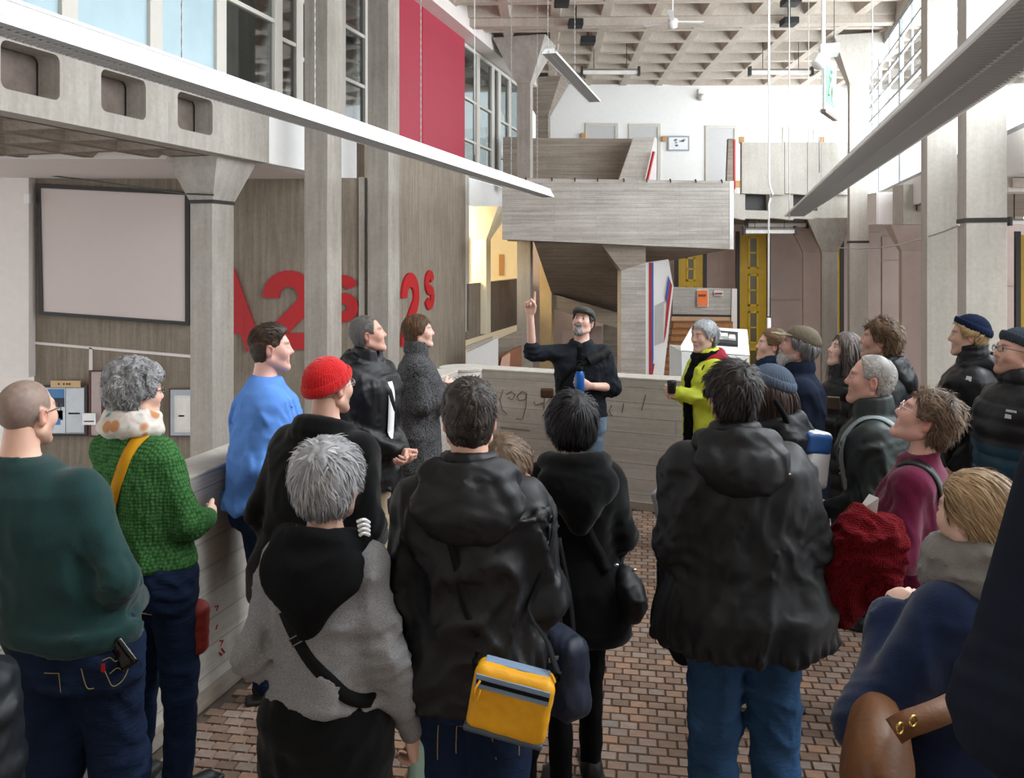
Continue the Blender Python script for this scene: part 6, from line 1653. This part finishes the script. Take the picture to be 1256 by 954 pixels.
def scarf(key, mat, r=.085, th=.04, turns=((0, 0), (.035, -.012)), fold=.010, name='scarf', drop=None):
    o = PEOPLE[key]; c = o['nb'] + np.array([0, .01, .02]); q = SDF()
    for dz, dr in turns:
        q.chain([np.array([c[0] + (r + dr) * math.sin(a), c[1] - (r + dr) * .95 * math.cos(a), c[2] + dz - .03 * (1 - math.cos(a)) / 2]) for a in np.linspace(0, 2 * math.pi, 17)], [th] * 17, k=.015)
    if drop:
        for p in drop: q.chain(p, [.035] * len(p), k=.02)
    V, F = q.mesh(.008, folds(fold, (14, 14, 22), 6)); return np_mesh(name, V, F, mat, o['root'])
scarf('green', t.m, .088, .036)
rj = thing_of(k, 'padded_jacket', 'red padded jacket held in front of the green sweater', 'jacket'); q = SDF()
for i in range(4): q.ell(loc(k, 241 - i * .5, 748 + i * 14, 3.42), (.055, .05, .042), k=.02)
soft(rj, 'padding', cloth('brick_nylon', '#8a2a22', .5, .4, wr=.8), q)

# grey sweater: strap, striped scarf end, glass bottle
k = 'greysweater'; gs = thing_of(k, 'crossbody_strap', 'black crossbody strap over the heather grey sweater', 'bag strap')
P = strap_j(gs, k, [(-.11, -.10, 1.36), (-.09, -.15, 1.27), (0, -.16, 1.14), (.09, -.15, 1.06), (.15, -.09, 1.01), (.165, .0, .99), (.15, .08, .98)], .036, BLK); buckle(gs, P[9], P[10] - P[8], PEOPLE[k]['sdf'].normal(P[9:10])[0], .04, .02, plain('black_plastic', '#1c1c1e', .3), 'slider')
hp = PEOPLE[k]['arms'][0][3]; bt = thing_of(k, 'glass_bottle', 'pale green glass bottle in the hand of the grey sweater woman', 'bottle')
gb = MB().lathe([(.001, -.16), (.034, -.158), (.037, -.15), (.037, .0), (.03, .03), (.016, .05), (.016, .08), (.001, .081)], 18, tuple(hp + np.array([.02, .04, -.05]))); gb.build('bottle', plain('pale_green_glass', '#a9cfc4', .12, var=.03), bt, True)
for i, p_ in enumerate(((392, 640), (421, 632), (360, 648))): m = MB().lathe([(.001, .006), (.006, .005), (.007, 0)], 10, tuple(PEOPLE[k]['hood'].project(np.array([loc(k, p_[0], p_[1], 2.42)]), .0)[0])); m.build('press_stud', M_SILVER, PEOPLE[k]['root'], True)

zs = MB()
for i in range(4): zs.tube(catmull([loc(k, 438 + i * 1.0, 640 + i * 5.5, 2.36), loc(k, 446, 637 + i * 5.5, 2.36), loc(k, 453, 641 + i * 5, 2.38)], 8), .005, 5)
zs.build('striped_scarf', plain('white_shirt', '#e9e9ea', .8), PEOPLE[k]['root'])
# speaker: bottle, chest strap, dark T-shirt
k = 'speaker'; o = PEOPLE[k]; W = o['arms'][1][3]; bt = thing_of(k, 'drinking_bottle', 'blue metal drinking bottle with black cap in the hand of the speaker', 'bottle')
cb = W + np.array([.085, .065, .0]); cb = loc(k, 711, 469, 6.6 - .29)
MB().lathe([(.001, -.10), (.034, -.098), (.036, -.09), (.036, .05), (.026, .075), (.022, .085)], 18, tuple(cb)).build('flask', plain('bottle_blue', '#1f5fb0', .3, .3), bt, True)
MB().lathe([(.022, .085), (.025, .09), (.025, .115), (.015, .118)], 14, tuple(cb)).build('cap', BLK, bt, True)
MB().tube([Vector(cb) + Vector((.022 * math.cos(a), 0, .135 + .022 * math.sin(a))) for a in np.linspace(-.6, math.pi + .6, 12)], .006, 6).build('loop', BLK, bt, True)
cs = thing_of(k, 'camera_strap', 'black padded strap across the chest of the speaker', 'strap')
strap_px(cs, k, [(742, 432, 6.5), (728, 440, 6.45), (705, 452, 6.44), (684, 470, 6.46), (674, 486, 6.5)], .035, BLK); px = strap_px(cs, k, [(746, 428, 6.52), (735, 436, 6.47), (722, 443, 6.45)], .075, cloth('strap_pad', '#16181c', .7, .3), 'shoulder_pad', .02)
m = SDF(); cc_ = loc(k, 671, 482, 6.5); m.box(cc_, (.05, .03, .035), .012); soft(cs, 'pouch', cloth('tan_leather', '#4d3524', .6), m)

# yellow jacket: black scarf, dark object
k = 'lime'; o = PEOPLE[k]
scarf(k, COTB, .078, .030, ((0, 0),), .008, drop=[[o['J']((-.03, .10, 1.44)), o['J']((-.04, .155, 1.32)), o['J']((-.04, .165, 1.15)), o['J']((-.04, .165, .95)), o['J']((-.04, .17, .82))]])
cp = thing_of(k, 'drink_cup', 'small dark travel cup in the hands of the yellow jacket woman', 'cup'); c = loc(k, 824, 474, 6.22)
MB().lathe([(.001, -.05), (.03, -.048), (.034, .02), (.034, .04), (.03, .045), (.001, .046)], 14, tuple(c)).build('cup', plain('cup_dark', '#1d1a22', .4), cp, True)
bd = MB(); strap_on(bd, o['sdf'], [loc(k, 861, 445, 6.2), loc(k, 856, 458, 6.17), loc(k, 853, 470, 6.17)], .012, .003, .004, 10); bd.build('lanyard', BLK, o['root'])

# blue and white bag
k = 'bluehat'; bw_ = thing_of(k, 'shoulder_bag', 'blue and white tarpaulin shoulder bag between the rain jacket and the navy coat', 'bag'); c = loc(k, 987, 560, 3.95)
q = SDF(); q.box(c, (.07, .10, .13), .025, R=rotm(.6, 0, .15)); soft(bw_, 'pouch', plain('tarp_white', '#dfe2e6', .4), q)
q = SDF(); q.box(c + np.array([0, 0, .075]), (.074, .104, .05), .02, R=rotm(.6, 0, .15)); soft(bw_, 'flap', plain('tarp_blue', '#28518a', .4), q)
m = MB(); m.tube(catmull([loc(k, 972, 538, 3.9), loc(k, 962, 510, 3.85), loc(k, 950, 490, 3.85)], 12), .014, 6); m.build('strap', BLK, bw_, True)

# rain jacket: shoulder patch; coat carried on the left arm, grey felt hat
k = 'rain'; o = PEOPLE[k]
def patch(key, px, py, Y, w, h, mat, nm, tw=0.0):
    sd = PEOPLE[key]['sdf']; p = sd.project(np.array([loc(key, px, py, Y)]), .006)[0]; n = Vector(sd.normal(np.array([p]))[0]); a = n.cross(Vector((0, 0, 1))).normalized(); b = a.cross(n)
    m = MB().prism([Vector(p) + a * x * w / 2 + b * y * h / 2 for x, y in ((-1, -1), (1, -1), (.9, 1), (-.9, .8))], n * .003); return m.build(nm, mat, PEOPLE[key]['root'])
patch(k, 972, 574, 2.85, .032, .026, plain('logo_white', '#c9ccd2', .6), 'logo'); patch('navybeanie', 1189, 465, 4.8, .03, .03, MATS['logo_white'], 'logo'); patch('greybeanie', 1226, 500, 4.0, .03, .02, MATS['logo_white'], 'logo'); patch('greybeanie', 1234, 503, 4.0, .05, .012, MATS['logo_white'], 'logo')
cj = thing_of(k, 'carried_coat', 'dark quilted coat carried over the left arm of the rain jacket man', 'coat'); q = SDF()
q.box(loc(k, 826, 735, 3.12), (.055, .09, .15), .04, R=rotm(0, 0, .12)); q.box(loc(k, 836, 772, 3.12), (.07, .08, .10), .04, k=.01, R=rotm(0, 0, -.5)); q.ell(loc(k, 830, 680, 3.12), (.05, .08, .1), k=.05)
soft(cj, 'cloth', cloth('dark_quilt', '#141a20', .8), q, .01, folds(.014, (10, 10, 7), 5))
gh = thing_of(k, 'felt_hat', 'heather grey felt hat poking out left of the rain jacket', 'hat'); q = SDF(); q.box(loc(k, 815, 610, 3.2), (.040, .03, .035), .012, R=rotm(.3, 0, -.5)); q.box(loc(k, 820, 625, 3.2), (.045, .05, .045), .02, k=.03); soft(gh, 'felt', tweed('grey_felt', '#8b8b90', '#b9b9be', 300), q, .008, folds(.006, (15, 15, 12), 2))

# phone, grey strap, black leather strap, red cardigan, paper
k = 'phone'; ph = thing_of(k, 'mobile_phone', 'mobile phone held by the woman in the long puffer coat', 'phone'); c = Vector(loc(k, 1023, 494, 5.18))
pm = MB().box((-.036, -.005, -.07), (.036, .005, .07)); pm.xf(Matrix.Translation(c) @ Matrix.Rotation(math.radians(75), 4, 'Z') @ Matrix.Rotation(-.9, 4, 'X')); pm.build('case', plain('phone_case', '#8a7a6a', .4), ph, bevel=.004)
pm = MB().box((-.030, -.006, .03), (-.010, -.0045, .06)); pm.xf(Matrix.Translation(c) @ Matrix.Rotation(math.radians(75), 4, 'Z') @ Matrix.Rotation(-.9, 4, 'X')); pm.build('lens_bar', M_DARK, ph)
k = 'balding'; bp = thing_of(k, 'backpack_strap', 'light grey backpack strap on the dark green shell jacket', 'strap'); strap_j(bp, k, [(-.10, -.10, 1.38), (-.11, -.03, 1.45), (-.115, .07, 1.40), (-.115, .13, 1.26), (-.12, .13, 1.12)], .045, cloth('grey_strap', '#8f989c', .8))
k = 'maroon'; sb = thing_of(k, 'leather_strap', 'black leather bag strap with a silver buckle over the maroon sweater', 'strap'); LB = plain('black_leather', '#202427', .35)
P = strap_j(sb, k, [(-.10, .04, 1.43), (-.10, -.05, 1.42), (-.085, -.11, 1.32), (-.06, -.13, 1.20), (-.03, -.14, 1.05)], .040, LB); buckle(sb, P[22], P[23] - P[21], PEOPLE[k]['sdf'].normal(P[22:23])[0], .044, .034, M_SILVER)
rc = thing_of(k, 'knit_cardigan', 'dark red knitted cardigan hanging over the forearm of the maroon sweater woman', 'cardigan'); q = SDF()
q.ell(loc(k, 1062, 655, 2.95), (.10, .10, .085), k=.05); q.ell(loc(k, 1040, 705, 2.95), (.075, .09, .13), k=.06); q.ell(loc(k, 1082, 700, 2.9), (.05, .06, .13), k=.05); q.ell(loc(k, 1030, 735, 2.95), (.055, .07, .075), k=.04)
soft(rc, 'cloth', knit('red_knit', '#3d0a10', '#7e1620', 160), q, .009, folds(.034, (9, 9, 4), 12))
pp = thing_of(k, 'paper_sheet', 'white folded paper tucked behind the red cardigan', 'paper'); a_ = [Vector(loc(k, x, y, Y)) for x, y, Y in ((1048, 632, 2.98), (1066, 607, 2.98), (1078, 612, 2.92), (1074, 640, 2.92))]; MB().prism(a_, (0, 0, .004)).build('sheet', M_WHITE, pp)

# navy coat: grey scarf, brown leather bag
k = 'navycoat'; scarf(k, cloth('grey_wool', '#77736f', .95, .1, .2, .6, 200), .096, .046, ((-.01, .006), (.035, -.004)), .014)
lb = thing_of(k, 'leather_bag', 'large brown leather shoulder bag with gold clasp at the hip of the navy coat', 'bag'); LE = plain('brown_leather', '#6b4426', .5, var=.15, bump=.3); c = loc(k, 1075, 918, 2.05)
q = SDF(); q.ell(c, (.07, .17, .115), R=rotm(math.radians(55), 0, .1)); q.ell(c + np.array([0, 0, -.06]), (.075, .165, .09), k=.03, R=rotm(math.radians(55), 0, 0)); soft(lb, 'pouch', LE, q, .008, folds(.008, (9, 9, 7), 5))
SP = [loc(k, 1096, 897, 1.94), loc(k, 1112, 888, 1.93), loc(k, 1135, 880, 1.93), loc(k, 1160, 870, 1.94), loc(k, 1200, 850, 1.98)]
m = MB(); m.ribbon(catmull(SP, 16), [loc(k, 1130, 870, .5) - loc(k, 1130, 870, 1.5)] * 16, .055, .006); m.build('strap', LE, lb, True)
for i, (x_, y_) in enumerate(((1104, 893), (1120, 884))): m = MB().tube([Vector(loc(k, x_, y_, 1.915)) + Vector((.012 * math.cos(a), 0, .012 * math.sin(a))) for a in np.linspace(0, 2 * math.pi, 13)[:-1]], .003, 6, closed=True); m.build('ring', M_GOLD, lb, True)
scarf('peek', cloth('ink_scarf', '#1b2a3f', .9), .08, .035)

# parka: white shirt front
k = 'parka'; o = PEOPLE[k]; m = MB(); strap_on(m, o['sdf'], [o['J']((0.02, .17, 1.36)), o['J']((0.02, .19, 1.25)), o['J']((0.02, .19, 1.12)), o['J']((0.02, .19, 1.04))], .060, .001, .006, 14); m.build('shirt_front', plain('white_shirt', '#e9e9ea', .8), o['root'], True)
k = 'speaker'; o = PEOPLE[k]; m = MB(); strap_on(m, o['sdf'], [o['J']((0, .12, 1.45)), o['J']((0, .14, 1.38)), o['J']((0, .15, 1.32))], .07, .004, .003, 10); m.build('t_shirt', COTB, o['root'], True)
for i in range(5): m = MB().lathe([(.001, .004), (.006, .003), (.006, 0)], 8, tuple(o['sdf'].project(np.array([o['J']((-.015, .16, 1.26 - i * .075))]), .002)[0])); m.build('button', M_SILVER, o['root'])

# jeans of the bald man: pocket stitching, phone, red tab
def stitch(key, loops, Y, mat, nm, r=.0014, cl=False):
    o = PEOPLE[key]
    for lp in loops:
        m = MB(); P = catmull([loc(key, x, y, Y) for x, y in lp], 6 * len(lp)); P = o['tsdf'].project(P, .003, 6); m.tube([tuple(p) for p in P], r, 5); m.build(nm, mat, o['trousers'])
TH = plain('tan_thread', '#a89468', .8)
stitch('bald', [[(120, 824), (150, 815), (178, 796)], [(120, 824), (130, 845), (140, 858), (165, 850), (185, 830), (178, 796)], [(134, 842), (150, 836), (168, 840), (180, 820)], [(88, 824), (97, 855), (108, 858)]], 2.55, TH, 'stitching')
stitch('bald', [[(34, 840), (58, 838)], [(58, 838), (60, 870), (64, 885)]], 2.55, TH, 'stitching')
k = 'bald'; bp = thing_of(k, 'pocket_phone', 'black phone sticking out of the back pocket of the dark jeans', 'phone'); p_ = PEOPLE[k]['tsdf'].project(np.array([loc(k, 162, 800, 2.55)]), .008)[0]
q = SDF(); q.box(p_, (.036, .010, .05), .009, R=rotm(.1, .2, -.6)); soft(bp, 'case', plain('phone_black', '#0c0c0e', .15), q, .005)
p_ = PEOPLE[k]['tsdf'].project(np.array([loc(k, 124, 833, 2.55)]), .006)[0]; MB().box((p_[0] - .005, p_[1] - .004, p_[2] - .012), (p_[0] + .005, p_[1] + .002, p_[2] + .012)).build('red_tab', M_LETTER, PEOPLE[k]['root'])
stitch('yellowbag', [[(532, 915), (535, 954)], [(595, 927), (640, 918), (655, 908)], [(598, 930), (605, 954)], [(660, 910), (666, 954)], [(565, 920), (566, 954)]], 2.38, TH, 'stitching')
dj = SDF(); bx_ = at(-6, 900, 2.35)
for i in range(5): dj.ell((bx_.x - .03 + .012 * (i % 2), 2.35, bx_.z + .14 - i * .075), (.070 + .006 * i, .10, .055), k=.035)
V, F = dj.mesh(.009, folds(.012, (9, 9, 7), 3)); o = np_mesh('held_jacket', V, F, cloth('slate_puffer', '#1b2026', .5, .4, wr=1)); tag(o, 'dark slate padded jacket hanging at the lower left corner', 'jacket')
